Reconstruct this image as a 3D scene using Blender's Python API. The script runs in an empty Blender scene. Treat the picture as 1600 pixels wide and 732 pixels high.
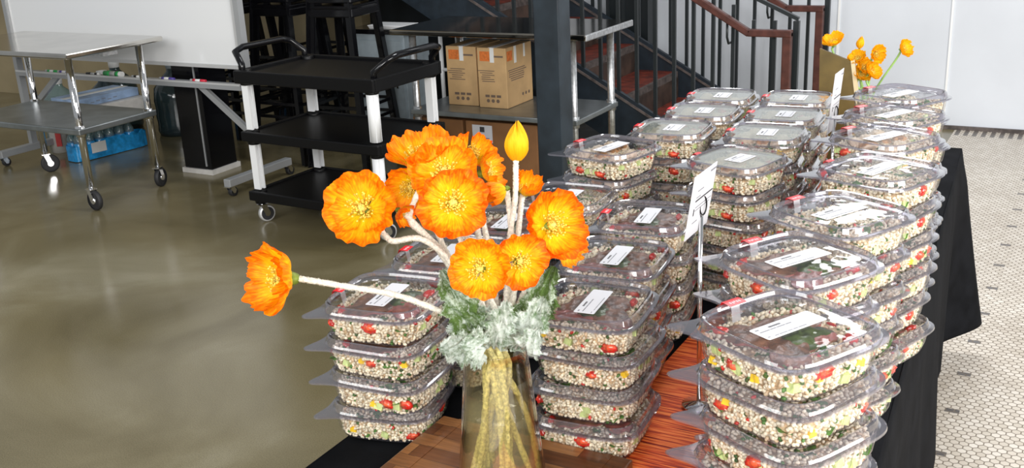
import bpy, math, random
import numpy as np
from math import sin, cos, pi, radians, sqrt
from mathutils import Vector, Matrix

SC = bpy.context.scene
COL = SC.collection
# ---------------------------------------------------------------- camera
CAM_H, F_PX, PITCH, ROLL, YAW = 1.65, 1640.0, radians(18.5), radians(2.8), radians(30)
cf = Vector((-sin(YAW)*cos(PITCH), cos(YAW)*cos(PITCH), -sin(PITCH)))
r0 = Vector((cos(YAW), sin(YAW), 0)); u0 = r0.cross(cf)
cr = r0*cos(ROLL) - u0*sin(ROLL); cu = u0*cos(ROLL) + r0*sin(ROLL)
cd = bpy.data.cameras.new('camera'); cam = bpy.data.objects.new('camera', cd); COL.objects.link(cam)
m = Matrix((cr, cu, -cf)).transposed().to_4x4(); m.translation = Vector((0, 0, CAM_H)); cam.matrix_world = m
cd.sensor_fit = 'HORIZONTAL'; cd.sensor_width = 36; cd.lens = 36*F_PX/1600; cd.clip_start = 0.05
SC.camera = cam
# ---------------------------------------------------------------- light
SC.view_settings.view_transform = 'Standard'; SC.view_settings.look = 'None'
SC.view_settings.exposure = 0.12; SC.view_settings.gamma = 1.0; SC.view_settings.use_curve_mapping = False
SC.cycles.transparent_max_bounces = 40; SC.cycles.max_bounces = 7; SC.cycles.glossy_bounces = 4
SC.cycles.caustics_reflective = False; SC.cycles.caustics_refractive = False
SC.cycles.sample_clamp_indirect = 6
try: SC.cycles.use_denoising = True
except Exception: pass
W = bpy.data.worlds.new('world'); SC.world = W; W.use_nodes = True
wn = W.node_tree; wn.nodes.clear()
wo = wn.nodes.new('ShaderNodeOutputWorld'); wb = wn.nodes.new('ShaderNodeBackground')
wb.inputs['Color'].default_value = (0.93, 0.97, 1.0, 1); wb.inputs['Strength'].default_value = 0.30
wn.links.new(wb.outputs[0], wo.inputs[0])
def area(name, loc, target, sx, sy, power, color=(1, 1, 1)):
    l = bpy.data.lights.new(name, 'AREA'); l.shape = 'RECTANGLE'; l.size = sx; l.size_y = sy; l.energy = power; l.color = color
    o = bpy.data.objects.new(name, l); COL.objects.link(o); o.location = loc
    o.rotation_euler = (Vector(target)-Vector(loc)).to_track_quat('-Z', 'Y').to_euler()
    return o
# area lights for assumed tall shop windows, out of view, to the right of the table and behind the photographer
area('window_light', (4.2, 1.6, 2.6), (-0.8, 2.2, 0.7), 3.2, 2.4, 330, (1.0, 0.98, 0.95))
area('window_light', (1.6, -3.2, 3.0), (-0.8, 2.0, 0.8), 3.5, 2.2, 350, (1.0, 0.98, 0.96))
area('window_light', (-3.4, -1.6, 3.2), (-4.2, 4.0, 0.6), 3.0, 2.0, 110, (0.97, 0.99, 1.0))
area('window_light', (-1.22, 7.17, 2.95), (-1.22, 0, 2.4), 0.62, 1.5, 15, (0.97, 0.99, 1.0))  # assumed high window in the back wall, unseen, added for glare on the lids
area('skylight', (-1.2, 5.0, 4.4), (-0.9, 3.0, 0.7), 1.6, 1.0, 110, (0.96, 0.98, 1.0))  # unseen overhead lamp, added for highlights on the glossy plastic

# ---------------------------------------------------------------- materials
MAT = {}
def newmat(name):
    mt = bpy.data.materials.new(name); mt.use_nodes = True; nt = mt.node_tree; nt.nodes.clear()
    out = nt.nodes.new('ShaderNodeOutputMaterial'); MAT[name] = mt
    return mt, nt, out
def N(nt, t, **kw):
    n = nt.nodes.new('ShaderNode'+t)
    for k, v in kw.items():
        if k.startswith('i_'): n.inputs[k[2:].replace('_', ' ')].default_value = v
        else: setattr(n, k, v)
    return n
def L(nt, a, b): nt.links.new(a, b)
def math_(nt, op, a, b=None, c=None, clamp=False):
    n = nt.nodes.new('ShaderNodeMath'); n.operation = op; n.use_clamp = clamp
    for i, v in enumerate((a, b, c)):
        if v is None: continue
        if isinstance(v, (int, float)): n.inputs[i].default_value = v
        else: nt.links.new(v, n.inputs[i])
    return n.outputs[0]
def ramp(nt, fac, stops):
    n = nt.nodes.new('ShaderNodeValToRGB'); cr_ = n.color_ramp
    while len(cr_.elements) < len(stops): cr_.elements.new(0.5)
    for e, (p, c) in zip(cr_.elements, stops): e.position = p; e.color = (*c, 1)
    nt.links.new(fac, n.inputs[0]); return n.outputs[0]
def mat(name, col, rough=0.5, metal=0.0, noise=0.0, scale=20, bump=0.0, bscale=60, island=0.0, spec=0.5, trans=0.0, coat=0.0, sheen=0.0):
    mt, nt, out = newmat(name)
    p = N(nt, 'BsdfPrincipled'); L(nt, p.outputs[0], out.inputs[0])
    p.inputs['Roughness'].default_value = rough; p.inputs['Metallic'].default_value = metal
    p.inputs['Specular IOR Level'].default_value = spec
    p.inputs['Coat Weight'].default_value = coat
    p.inputs['Sheen Weight'].default_value = sheen
    tc = N(nt, 'TexCoord')
    a = tuple(max(0, c*(1-noise)) for c in col); b = tuple(min(1, c*(1+noise)) for c in col)
    nz = N(nt, 'TexNoise'); nz.inputs['Scale'].default_value = scale; nz.inputs['Detail'].default_value = 5
    L(nt, tc.outputs['Object'], nz.inputs['Vector'])
    c = ramp(nt, nz.outputs[0], [(0.35, a), (0.65, b)])
    if island:
        g = N(nt, 'NewGeometry'); hs = N(nt, 'HueSaturation')
        L(nt, math_(nt, 'MULTIPLY_ADD', g.outputs['Random Per Island'], island, 1-island*0.5), hs.inputs['Value'])
        L(nt, c, hs.inputs['Color']); c = hs.outputs[0]
    L(nt, c, p.inputs['Base Color'])
    if bump:
        n2 = N(nt, 'TexNoise'); n2.inputs['Scale'].default_value = bscale; L(nt, tc.outputs['Object'], n2.inputs['Vector'])
        bp = N(nt, 'Bump'); bp.inputs['Strength'].default_value = bump; bp.inputs['Distance'].default_value = 0.002
        L(nt, n2.outputs[0], bp.inputs['Height']); L(nt, bp.outputs[0], p.inputs['Normal'])
    if trans:
        t = N(nt, 'BsdfTranslucent'); L(nt, c, t.inputs['Color']); mx = N(nt, 'MixShader'); mx.inputs[0].default_value = trans
        L(nt, p.outputs[0], mx.inputs[1]); L(nt, t.outputs[0], mx.inputs[2]); L(nt, mx.outputs[0], out.inputs[0])
    return mt
def clear(name, tint, haze=0.04, hazecol=(0.9, 0.9, 0.92), edge=0.5, edgecol=(0.55, 0.55, 0.62), rough=0.06, boost=1.0, hazenoise=0.0, wav=0.0):
    """thin clear plastic or glass: sees through, tints towards grazing, reflects symmetrically on both faces"""
    mt, nt, out = newmat(name)
    lw = N(nt, 'LayerWeight'); lw.inputs['Blend'].default_value = 0.5
    fc = lw.outputs['Facing']
    f5 = math_(nt, 'POWER', fc, 3.5)
    fr = math_(nt, 'MULTIPLY_ADD', f5, 0.85*boost, 0.055*boost, clamp=True)
    e2 = math_(nt, 'MULTIPLY', math_(nt, 'POWER', fc, 2.0), edge)
    mc = N(nt, 'Mix'); mc.data_type = 'RGBA'; L(nt, e2, mc.inputs[0])
    mc.inputs[6].default_value = (*tint, 1); mc.inputs[7].default_value = (*edgecol, 1)
    tr = N(nt, 'BsdfTransparent'); L(nt, mc.outputs[2], tr.inputs[0])
    df = N(nt, 'BsdfDiffuse'); df.inputs[0].default_value = (*hazecol, 1)
    m1 = N(nt, 'MixShader')
    if hazenoise:
        tc = N(nt, 'TexCoord'); nz = N(nt, 'TexNoise'); nz.inputs['Scale'].default_value = 18
        L(nt, tc.outputs['Object'], nz.inputs['Vector'])
        L(nt, math_(nt, 'MULTIPLY_ADD', nz.outputs[0], hazenoise, haze-hazenoise*0.5, clamp=True), m1.inputs[0])
    else: m1.inputs[0].default_value = haze
    L(nt, tr.outputs[0], m1.inputs[1]); L(nt, df.outputs[0], m1.inputs[2])
    gl = N(nt, 'BsdfGlossy'); gl.inputs['Roughness'].default_value = rough
    if wav:
        tcw = N(nt, 'TexCoord'); nw = N(nt, 'TexNoise'); nw.inputs['Scale'].default_value = 26; nw.inputs['Detail'].default_value = 1
        L(nt, tcw.outputs['Object'], nw.inputs['Vector']); bw = N(nt, 'Bump'); bw.inputs['Strength'].default_value = wav; bw.inputs['Distance'].default_value = 0.004
        L(nt, nw.outputs[0], bw.inputs['Height']); L(nt, bw.outputs[0], gl.inputs['Normal'])
    m2 = N(nt, 'MixShader'); L(nt, fr, m2.inputs[0]); L(nt, m1.outputs[0], m2.inputs[1]); L(nt, gl.outputs[0], m2.inputs[2])
    L(nt, m2.outputs[0], out.inputs[0])
    return mt
clear('clear_plastic', (0.955, 0.955, 0.965), haze=0.008, edge=0.35, edgecol=(0.5, 0.5, 0.56), rough=0.04, boost=0.85, wav=0.7)
clear('clear_rim', (0.80, 0.79, 0.84), haze=0.09, hazecol=(0.62, 0.60, 0.70), edge=0.6, edgecol=(0.36, 0.35, 0.44), rough=0.07, boost=2.0)
clear('fogged_plastic', (0.84, 0.86, 0.82), haze=0.34, hazecol=(0.66, 0.70, 0.60), edge=0.5, edgecol=(0.6, 0.6, 0.6), rough=0.08, boost=1.3, hazenoise=0.4, wav=0.3)  # milky lids; grey-green haze colour also holds the bright ceiling's reflection
clear('vase_glass', (0.975, 0.965, 0.91), haze=0.0, edge=0.8, edgecol=(0.62, 0.50, 0.26), rough=0.02, boost=1.5)
clear('vase_water', (0.975, 0.96, 0.86), haze=0.15, hazecol=(0.90, 0.84, 0.60), edge=0.5, edgecol=(0.6, 0.52, 0.30), rough=0.02, boost=0.4)  # pale haze colour stands in for brightness the water would refract
clear('jug_plastic', (0.55, 0.72, 0.74), haze=0.25, hazecol=(0.45, 0.62, 0.64), edge=0.6, edgecol=(0.3, 0.42, 0.45), rough=0.1)
clear('dark_jug_plastic', (0.22, 0.32, 0.36), haze=0.2, hazecol=(0.10, 0.16, 0.19), edge=0.6, edgecol=(0.1, 0.15, 0.2), rough=0.1)

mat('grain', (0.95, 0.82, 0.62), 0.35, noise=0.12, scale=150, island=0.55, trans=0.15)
mat('grain_shade', (0.62, 0.46, 0.29), 0.4, island=0.6)  # darker tan grains, mixed in at random
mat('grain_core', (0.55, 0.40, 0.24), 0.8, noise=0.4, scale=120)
mat('tomato', (0.60, 0.022, 0.014), 0.18, noise=0.25, scale=70, coat=0.4)
mat('tomato_pulp', (0.72, 0.10, 0.04), 0.25, noise=0.4, scale=150, coat=0.3)
mat('cucumber', (0.62, 0.72, 0.30), 0.3, noise=0.15, scale=80, trans=0.15)
mat('cucumber_skin', (0.05, 0.14, 0.03), 0.35, noise=0.4, scale=60)
mat('yellow_pepper', (0.90, 0.58, 0.03), 0.2, noise=0.1, coat=0.3)
mat('herb', (0.07, 0.17, 0.03), 0.5, noise=0.5, scale=90, island=0.6, trans=0.15)
mat('steak', (0.19, 0.085, 0.045), 0.42, noise=0.55, scale=55, bump=0.8, bscale=160)
mat('steak_rare', (0.30, 0.095, 0.075), 0.35, noise=0.35, scale=60, bump=0.6, bscale=160)
mat('herb_sauce', (0.05, 0.075, 0.012), 0.4, noise=0.5, scale=60, bump=0.8, bscale=120)
mat('chicken', (0.76, 0.60, 0.42), 0.45, noise=0.22, scale=45, bump=0.5, bscale=120)
mat('chicken_brown', (0.48, 0.24, 0.09), 0.45, noise=0.45, scale=60, bump=0.5)
mat('paper', (0.66, 0.66, 0.69), 0.6)
mat('ink', (0.05, 0.05, 0.055), 0.6)
mat('grey_ink', (0.22, 0.22, 0.24), 0.6)
mat('red_seal', (0.80, 0.005, 0.012), 0.35)
mat('black_cloth', (0.006, 0.0065, 0.008), 0.9, noise=0.3, scale=14, bump=0.25, bscale=400, spec=0.08)
mat('stainless', (0.60, 0.60, 0.58), 0.22, metal=1.0, noise=0.12, scale=9)
mat('cart_top_steel', (0.66, 0.64, 0.60), 0.16, metal=1.0, noise=0.1, scale=5)
mat('table_top_steel', (0.34, 0.31, 0.26), 0.12, metal=1.0, noise=0.2, scale=5)
mat('galvanised', (0.62, 0.63, 0.64), 0.34, metal=0.9, noise=0.2, scale=50)
mat('shelf_steel', (0.36, 0.39, 0.40), 0.35, metal=0.9, noise=0.15, scale=8)
mat('chrome', (0.85, 0.85, 0.86), 0.08, metal=1.0)
mat('aluminium', (0.80, 0.80, 0.80), 0.42, metal=0.6)
mat('grey_frame', (0.42, 0.43, 0.44), 0.45, metal=0.4)
mat('white_post', (0.84, 0.85, 0.86), 0.3)
mat('black_plastic', (0.004, 0.004, 0.0045), 0.40, bump=0.2, bscale=200, spec=0.22)
mat('black_metal', (0.004, 0.004, 0.005), 0.16, spec=0.4)
mat('rubber', (0.02, 0.02, 0.022), 0.6)
mat('whiteboard', (0.84, 0.85, 0.86), 0.12)
mat('column_paint', (0.018, 0.027, 0.036), 0.42, noise=0.35, scale=6)
mat('rail_paint', (0.011, 0.015, 0.017), 0.4)
mat('handrail_wood', (0.080, 0.026, 0.019), 0.35, noise=0.3, scale=20)
mat('stringer_paint', (0.011, 0.018, 0.026), 0.45, noise=0.2)
mat('tread_red', (0.12, 0.018, 0.008), 0.55, noise=0.5, scale=14)
mat('riser_brown', (0.05, 0.03, 0.022), 0.6, noise=0.5, scale=9)
mat('nosing', (0.09, 0.072, 0.066), 0.5, noise=0.4, scale=30)
mat('white_wall', (0.66, 0.69, 0.74), 0.45, noise=0.06, scale=1.3, bump=0.1, bscale=8)
mat('wall_seam', (0.88, 0.88, 0.87), 0.5)
mat('beige_wall', (0.36, 0.29, 0.17), 0.7, noise=0.14, scale=2.5)
mat('dark_wall', (0.018, 0.024, 0.030), 0.6, noise=0.2, scale=3)
mat('cardboard', (0.56, 0.36, 0.17), 0.7, noise=0.07, scale=12, bump=0.1)
mat('brown_card', (0.24, 0.11, 0.04), 0.7, noise=0.12, scale=8)
mat('orange_print', (0.66, 0.17, 0.03), 0.6, noise=0.2, scale=60)
mat('card_print', (0.16, 0.11, 0.08), 0.7)
mat('tape', (0.78, 0.78, 0.76), 0.4)
mat('carton_white', (0.62, 0.60, 0.57), 0.6, noise=0.08)
mat('carton_blue', (0.30, 0.42, 0.62), 0.5, noise=0.3, scale=8)
mat('water_blue', (0.02, 0.30, 0.68), 0.25, noise=0.3, scale=25, coat=0.3)
mat('bottle_cap', (0.50, 0.56, 0.60), 0.3)
mat('can_yellow', (0.66, 0.50, 0.12), 0.4); mat('can_red', (0.55, 0.04, 0.04), 0.4)
mat('marker_green', (0.03, 0.42, 0.10), 0.35); mat('marker_purple', (0.10, 0.07, 0.34), 0.35); mat('marker_red', (0.72, 0.03, 0.06), 0.35)
mat('marker_blue', (0.05, 0.07, 0.40), 0.35); mat('marker_black', (0.02, 0.02, 0.02), 0.35); mat('marker_white', (0.82, 0.82, 0.80), 0.35)
mat('grey_panel', (0.30, 0.35, 0.38), 0.4, noise=0.08)
mat('gold_board', (0.12, 0.082, 0.02), 0.5, noise=0.25, scale=12); mat('board_edge', (0.66, 0.56, 0.34), 0.5)
mat('stem_fuzz', (0.80, 0.77, 0.67), 0.85, noise=0.2, scale=260, bump=1.0, bscale=700, island=0.3, trans=0.1)
mat('stem_in_water', (0.68, 0.60, 0.25), 0.8, noise=0.35, scale=200, bump=1.0, bscale=600, island=0.4)
mat('calyx', (0.16, 0.22, 0.02), 0.6, noise=0.3, scale=60)
mat('stamen', (0.95, 0.70, 0.10), 0.5, island=0.6, trans=0.2)
mat('pistil', (0.80, 0.66, 0.16), 0.6, noise=0.3, scale=300)
mat('green_stem', (0.24, 0.42, 0.12), 0.5, noise=0.2)

def leafmat(name, green, white, thr):
    mt, nt, out = newmat(name); p = N(nt, 'BsdfPrincipled'); tc = N(nt, 'TexCoord')
    nz = N(nt, 'TexNoise'); nz.inputs['Scale'].default_value = 170; nz.inputs['Detail'].default_value = 8; nz.inputs['Roughness'].default_value = 0.75
    n2 = N(nt, 'TexNoise'); n2.inputs['Scale'].default_value = 28
    L(nt, tc.outputs['Object'], nz.inputs['Vector']); L(nt, tc.outputs['Object'], n2.inputs['Vector'])
    s = math_(nt, 'MULTIPLY_ADD', n2.outputs[0], 0.5, math_(nt, 'MULTIPLY', nz.outputs[0], 0.75))
    c = ramp(nt, s, [(thr-0.10, green), (thr+0.07, white)])
    L(nt, c, p.inputs['Base Color']); p.inputs['Roughness'].default_value = 0.9
    t = N(nt, 'BsdfTranslucent'); L(nt, c, t.inputs[0]); mx = N(nt, 'MixShader'); mx.inputs[0].default_value = 0.2
    bp = N(nt, 'Bump'); bp.inputs['Strength'].default_value = 1; bp.inputs['Distance'].default_value = 0.003
    L(nt, nz.outputs[0], bp.inputs['Height']); L(nt, bp.outputs[0], p.inputs['Normal'])
    L(nt, p.outputs[0], mx.inputs[1]); L(nt, t.outputs[0], mx.inputs[2]); L(nt, mx.outputs[0], out.inputs[0])
leafmat('leaf_green', (0.10, 0.18, 0.035), (0.62, 0.72, 0.60), 0.68)
leafmat('leaf_white', (0.17, 0.26, 0.13), (0.78, 0.85, 0.78), 0.60)

def petalmat(name, c0, c1, c2):
    mt, nt, out = newmat(name); p = N(nt, 'BsdfPrincipled'); uv = N(nt, 'UVMap')
    sp = N(nt, 'SeparateXYZ'); L(nt, uv.outputs[0], sp.inputs[0])
    mp = N(nt, 'Mapping'); mp.inputs['Scale'].default_value = (16, 2.2, 1); L(nt, uv.outputs[0], mp.inputs[0])
    nz = N(nt, 'TexNoise'); nz.inputs['Scale'].default_value = 1.6; nz.inputs['Detail'].default_value = 5; L(nt, mp.outputs[0], nz.inputs['Vector'])
    n2 = N(nt, 'TexNoise'); n2.inputs['Scale'].default_value = 3.0; L(nt, uv.outputs[0], n2.inputs['Vector'])
    f = math_(nt, 'ADD', sp.outputs[1], math_(nt, 'MULTIPLY_ADD', nz.outputs[0], 1.15, -0.56))
    f = math_(nt, 'ADD', f, math_(nt, 'MULTIPLY_ADD', n2.outputs[0], 0.6, -0.30))
    c = ramp(nt, f, [(0.26, c0), (0.62, c1), (1.0, c2)])
    L(nt, c, p.inputs['Base Color']); p.inputs['Roughness'].default_value = 0.55; p.inputs['Specular IOR Level'].default_value = 0.25
    bp = N(nt, 'Bump'); bp.inputs['Strength'].default_value = 0.55; bp.inputs['Distance'].default_value = 0.003
    L(nt, nz.outputs[0], bp.inputs['Height']); L(nt, bp.outputs[0], p.inputs['Normal'])
    t = N(nt, 'BsdfTranslucent'); L(nt, c, t.inputs[0]); mx = N(nt, 'MixShader'); mx.inputs[0].default_value = 0.35
    L(nt, p.outputs[0], mx.inputs[1]); L(nt, t.outputs[0], mx.inputs[2]); L(nt, mx.outputs[0], out.inputs[0])
petalmat('petal_orange', (1.0, 0.76, 0.012), (1.0, 0.47, 0.004), (0.98, 0.20, 0.002))
petalmat('petal_deep', (1.0, 0.62, 0.006), (1.0, 0.33, 0.003), (0.90, 0.12, 0.002))
petalmat('petal_yellow', (1.0, 0.52, 0.006), (1.0, 0.62, 0.012), (0.98, 0.46, 0.01))

def floor_concrete():
    mt, nt, out = newmat('polished_concrete'); p = N(nt, 'BsdfPrincipled'); L(nt, p.outputs[0], out.inputs[0]); tc = N(nt, 'TexCoord')
    n1 = N(nt, 'TexNoise'); n1.inputs['Scale'].default_value = 1.1; n1.inputs['Detail'].default_value = 8; n1.inputs['Distortion'].default_value = 0.7
    n2 = N(nt, 'TexNoise'); n2.inputs['Scale'].default_value = 260; n2.inputs['Detail'].default_value = 3
    n3 = N(nt, 'TexNoise'); n3.inputs['Scale'].default_value = 3.2; n3.inputs['Detail'].default_value = 6
    for n in (n1, n2, n3): L(nt, tc.outputs['Object'], n.inputs['Vector'])
    c1 = ramp(nt, n1.outputs[0], [(0.33, (0.130, 0.104, 0.048)), (0.52, (0.205, 0.172, 0.095)), (0.70, (0.31, 0.275, 0.180))])
    c2 = ramp(nt, n2.outputs[0], [(0.3, (0.72, 0.72, 0.72)), (0.62, (1.1, 1.1, 1.1))])
    mx = N(nt, 'Mix'); mx.data_type = 'RGBA'; mx.blend_type = 'MULTIPLY'; mx.inputs[0].default_value = 1
    L(nt, c1, mx.inputs[6]); L(nt, c2, mx.inputs[7]); L(nt, mx.outputs[2], p.inputs['Base Color'])
    L(nt, math_(nt, 'MULTIPLY_ADD', n3.outputs[0], 0.26, 0.06), p.inputs['Roughness'])
    p.inputs['Specular IOR Level'].default_value = 0.62
    bp = N(nt, 'Bump'); bp.inputs['Strength'].default_value = 0.06; L(nt, n3.outputs[0], bp.inputs['Height']); L(nt, bp.outputs[0], p.inputs['Normal'])
floor_concrete()
def floor_hex(size=0.0262):
    mt, nt, out = newmat('hex_tile'); p = N(nt, 'BsdfPrincipled'); L(nt, p.outputs[0], out.inputs[0]); tc = N(nt, 'TexCoord')
    def vm(op, a, b=None):
        n = nt.nodes.new('ShaderNodeVectorMath'); n.operation = op
        for i, v in enumerate((a, b)):
            if v is None: continue
            if isinstance(v, tuple): n.inputs[i].default_value = v
            else: nt.links.new(v, n.inputs[i])
        return n
    s = (1.0, 1.7320508, 1.0); hs = (0.5, 0.8660254, 0.0)
    q = vm('MULTIPLY', tc.outputs['Object'], (1/size, 1/size, 0)).outputs[0]
    q = vm('ADD', q, (1000, 1732.0508, 0)).outputs[0]
    a = vm('SUBTRACT', vm('MODULO', q, s).outputs[0], hs).outputs[0]
    b = vm('SUBTRACT', vm('MODULO', vm('SUBTRACT', q, hs).outputs[0], s).outputs[0], hs).outputs[0]
    la = vm('LENGTH', a).outputs['Value']; lb = vm('LENGTH', b).outputs['Value']
    sel = math_(nt, 'LESS_THAN', lb, la)
    mx = N(nt, 'Mix'); mx.data_type = 'VECTOR'; L(nt, sel, mx.inputs[0]); L(nt, a, mx.inputs[4]); L(nt, b, mx.inputs[5])
    g = mx.outputs[1]; ag = vm('ABSOLUTE', g).outputs[0]
    d1 = vm('DOT_PRODUCT', ag, (0.5, 0.8660254, 0)).outputs['Value']
    sx = N(nt, 'SeparateXYZ'); L(nt, ag, sx.inputs[0])
    hd = math_(nt, 'MAXIMUM', d1, sx.outputs[0])
    tile = math_(nt, 'SUBTRACT', 1.0, math_(nt, 'MULTIPLY', math_(nt, 'SUBTRACT', hd, 0.405), 16, clamp=True), clamp=True)
    cell = vm('SUBTRACT', q, g).outputs[0]
    wn_ = N(nt, 'TexWhiteNoise'); wn_.noise_dimensions = '3D'; L(nt, vm('SNAP', vm('ADD', cell, (0.1, 0.1, 0)).outputs[0], (0.4, 0.4, 1)).outputs[0], wn_.inputs[0])
    tcol = ramp(nt, wn_.outputs[0], [(0.0, (0.60, 0.535, 0.45)), (0.5, (0.68, 0.615, 0.53)), (1.0, (0.76, 0.70, 0.62))])
    # dark accent tiles set along one line of the floor, and the darker border course by the wall
    cs = N(nt, 'SeparateXYZ'); L(nt, tc.outputs['Object'], cs.inputs[0])
    ax = math_(nt, 'LESS_THAN', math_(nt, 'ABSOLUTE', math_(nt, 'ADD', cs.outputs[0], 0.295)), 0.022)
    ay = math_(nt, 'LESS_THAN', math_(nt, 'ABSOLUTE', math_(nt, 'SUBTRACT', math_(nt, 'MODULO', math_(nt, 'ADD', cs.outputs[1], 10.0), 0.285), 0.13)), 0.013)
    acc = math_(nt, 'MULTIPLY', ax, ay)
    bord = math_(nt, 'GREATER_THAN', cs.outputs[1], 7.03)
    bw = math_(nt, 'GREATER_THAN', math_(nt, 'MODULO', math_(nt, 'ADD', cs.outputs[0], 20.0), 0.052), 0.026)
    dark = math_(nt, 'MAXIMUM', acc, math_(nt, 'MULTIPLY', bord, bw))
    m3 = N(nt, 'Mix'); m3.data_type = 'RGBA'; L(nt, dark, m3.inputs[0]); L(nt, tcol, m3.inputs[6]); m3.inputs[7].default_value = (0.13, 0.12, 0.115, 1)
    m2 = N(nt, 'Mix'); m2.data_type = 'RGBA'; L(nt, tile, m2.inputs[0]); m2.inputs[6].default_value = (0.20, 0.165, 0.125, 1); L(nt, m3.outputs[2], m2.inputs[7])
    nz = N(nt, 'TexNoise'); nz.inputs['Scale'].default_value = 2.2; nz.inputs['Detail'].default_value = 5; L(nt, tc.outputs['Object'], nz.inputs['Vector'])
    dm = N(nt, 'Mix'); dm.data_type = 'RGBA'; dm.blend_type = 'MULTIPLY'; dm.inputs[0].default_value = 1
    L(nt, m2.outputs[2], dm.inputs[6]); L(nt, ramp(nt, nz.outputs[0], [(0.3, (0.84, 0.82, 0.80)), (0.7, (1, 1, 1))]), dm.inputs[7])
    L(nt, dm.outputs[2], p.inputs['Base Color'])
    L(nt, math_(nt, 'MULTIPLY_ADD', tile, -0.45, 0.75), p.inputs['Roughness'])
    bp = N(nt, 'Bump'); bp.inputs['Strength'].default_value = 0.3; bp.inputs['Distance'].default_value = 0.001; L(nt, tile, bp.inputs['Height']); L(nt, bp.outputs[0], p.inputs['Normal'])
floor_hex()
def wood_block():
    mt, nt, out = newmat('butcher_block'); p = N(nt, 'BsdfPrincipled'); L(nt, p.outputs[0], out.inputs[0]); tc = N(nt, 'TexCoord')
    br = N(nt, 'TexBrick'); br.offset = 0.4; br.inputs['Scale'].default_value = 1.0; br.inputs['Mortar Size'].default_value = 0.0006
    br.inputs['Brick Width'].default_value = 0.16; br.inputs['Row Height'].default_value = 0.036
    br.inputs['Color1'].default_value = (0.11, 0.035, 0.012, 1); br.inputs['Color2'].default_value = (0.36, 0.16, 0.055, 1); br.inputs['Mortar'].default_value = (0.05, 0.02, 0.01, 1)
    L(nt, tc.outputs['Object'], br.inputs['Vector'])
    mp = N(nt, 'Mapping'); mp.inputs['Scale'].default_value = (12, 160, 40); L(nt, tc.outputs['Object'], mp.inputs[0])
    nz = N(nt, 'TexNoise'); nz.inputs['Scale'].default_value = 1.0; nz.inputs['Detail'].default_value = 6; L(nt, mp.outputs[0], nz.inputs['Vector'])
    dm = N(nt, 'Mix'); dm.data_type = 'RGBA'; dm.blend_type = 'MULTIPLY'; dm.inputs[0].default_value = 1
    L(nt, br.outputs[0], dm.inputs[6]); L(nt, ramp(nt, nz.outputs[0], [(0.3, (0.65, 0.6, 0.55)), (0.7, (1.15, 1.15, 1.1))]), dm.inputs[7])
    L(nt, dm.outputs[2], p.inputs['Base Color']); p.inputs['Roughness'].default_value = 0.32
wood_block()
def woven():
    mt, nt, out = newmat('woven_orange'); p = N(nt, 'BsdfPrincipled'); L(nt, p.outputs[0], out.inputs[0]); tc = N(nt, 'TexCoord')
    mp = N(nt, 'Mapping'); mp.inputs['Scale'].default_value = (14, 260, 1); L(nt, tc.outputs['Object'], mp.inputs[0])
    nz = N(nt, 'TexNoise'); nz.inputs['Scale'].default_value = 1.0; nz.inputs['Detail'].default_value = 3; L(nt, mp.outputs[0], nz.inputs['Vector'])
    c = ramp(nt, nz.outputs[0], [(0.34, (0.20, 0.012, 0.004)), (0.48, (0.64, 0.075, 0.012)), (0.62, (0.88, 0.22, 0.05))])
    L(nt, c, p.inputs['Base Color']); p.inputs['Roughness'].default_value = 0.65; p.inputs['Specular IOR Level'].default_value = 0.25
    bp = N(nt, 'Bump'); bp.inputs['Strength'].default_value = 1.0; bp.inputs['Distance'].default_value = 0.002; L(nt, nz.outputs[0], bp.inputs['Height']); L(nt, bp.outputs[0], p.inputs['Normal'])
woven()

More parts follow.
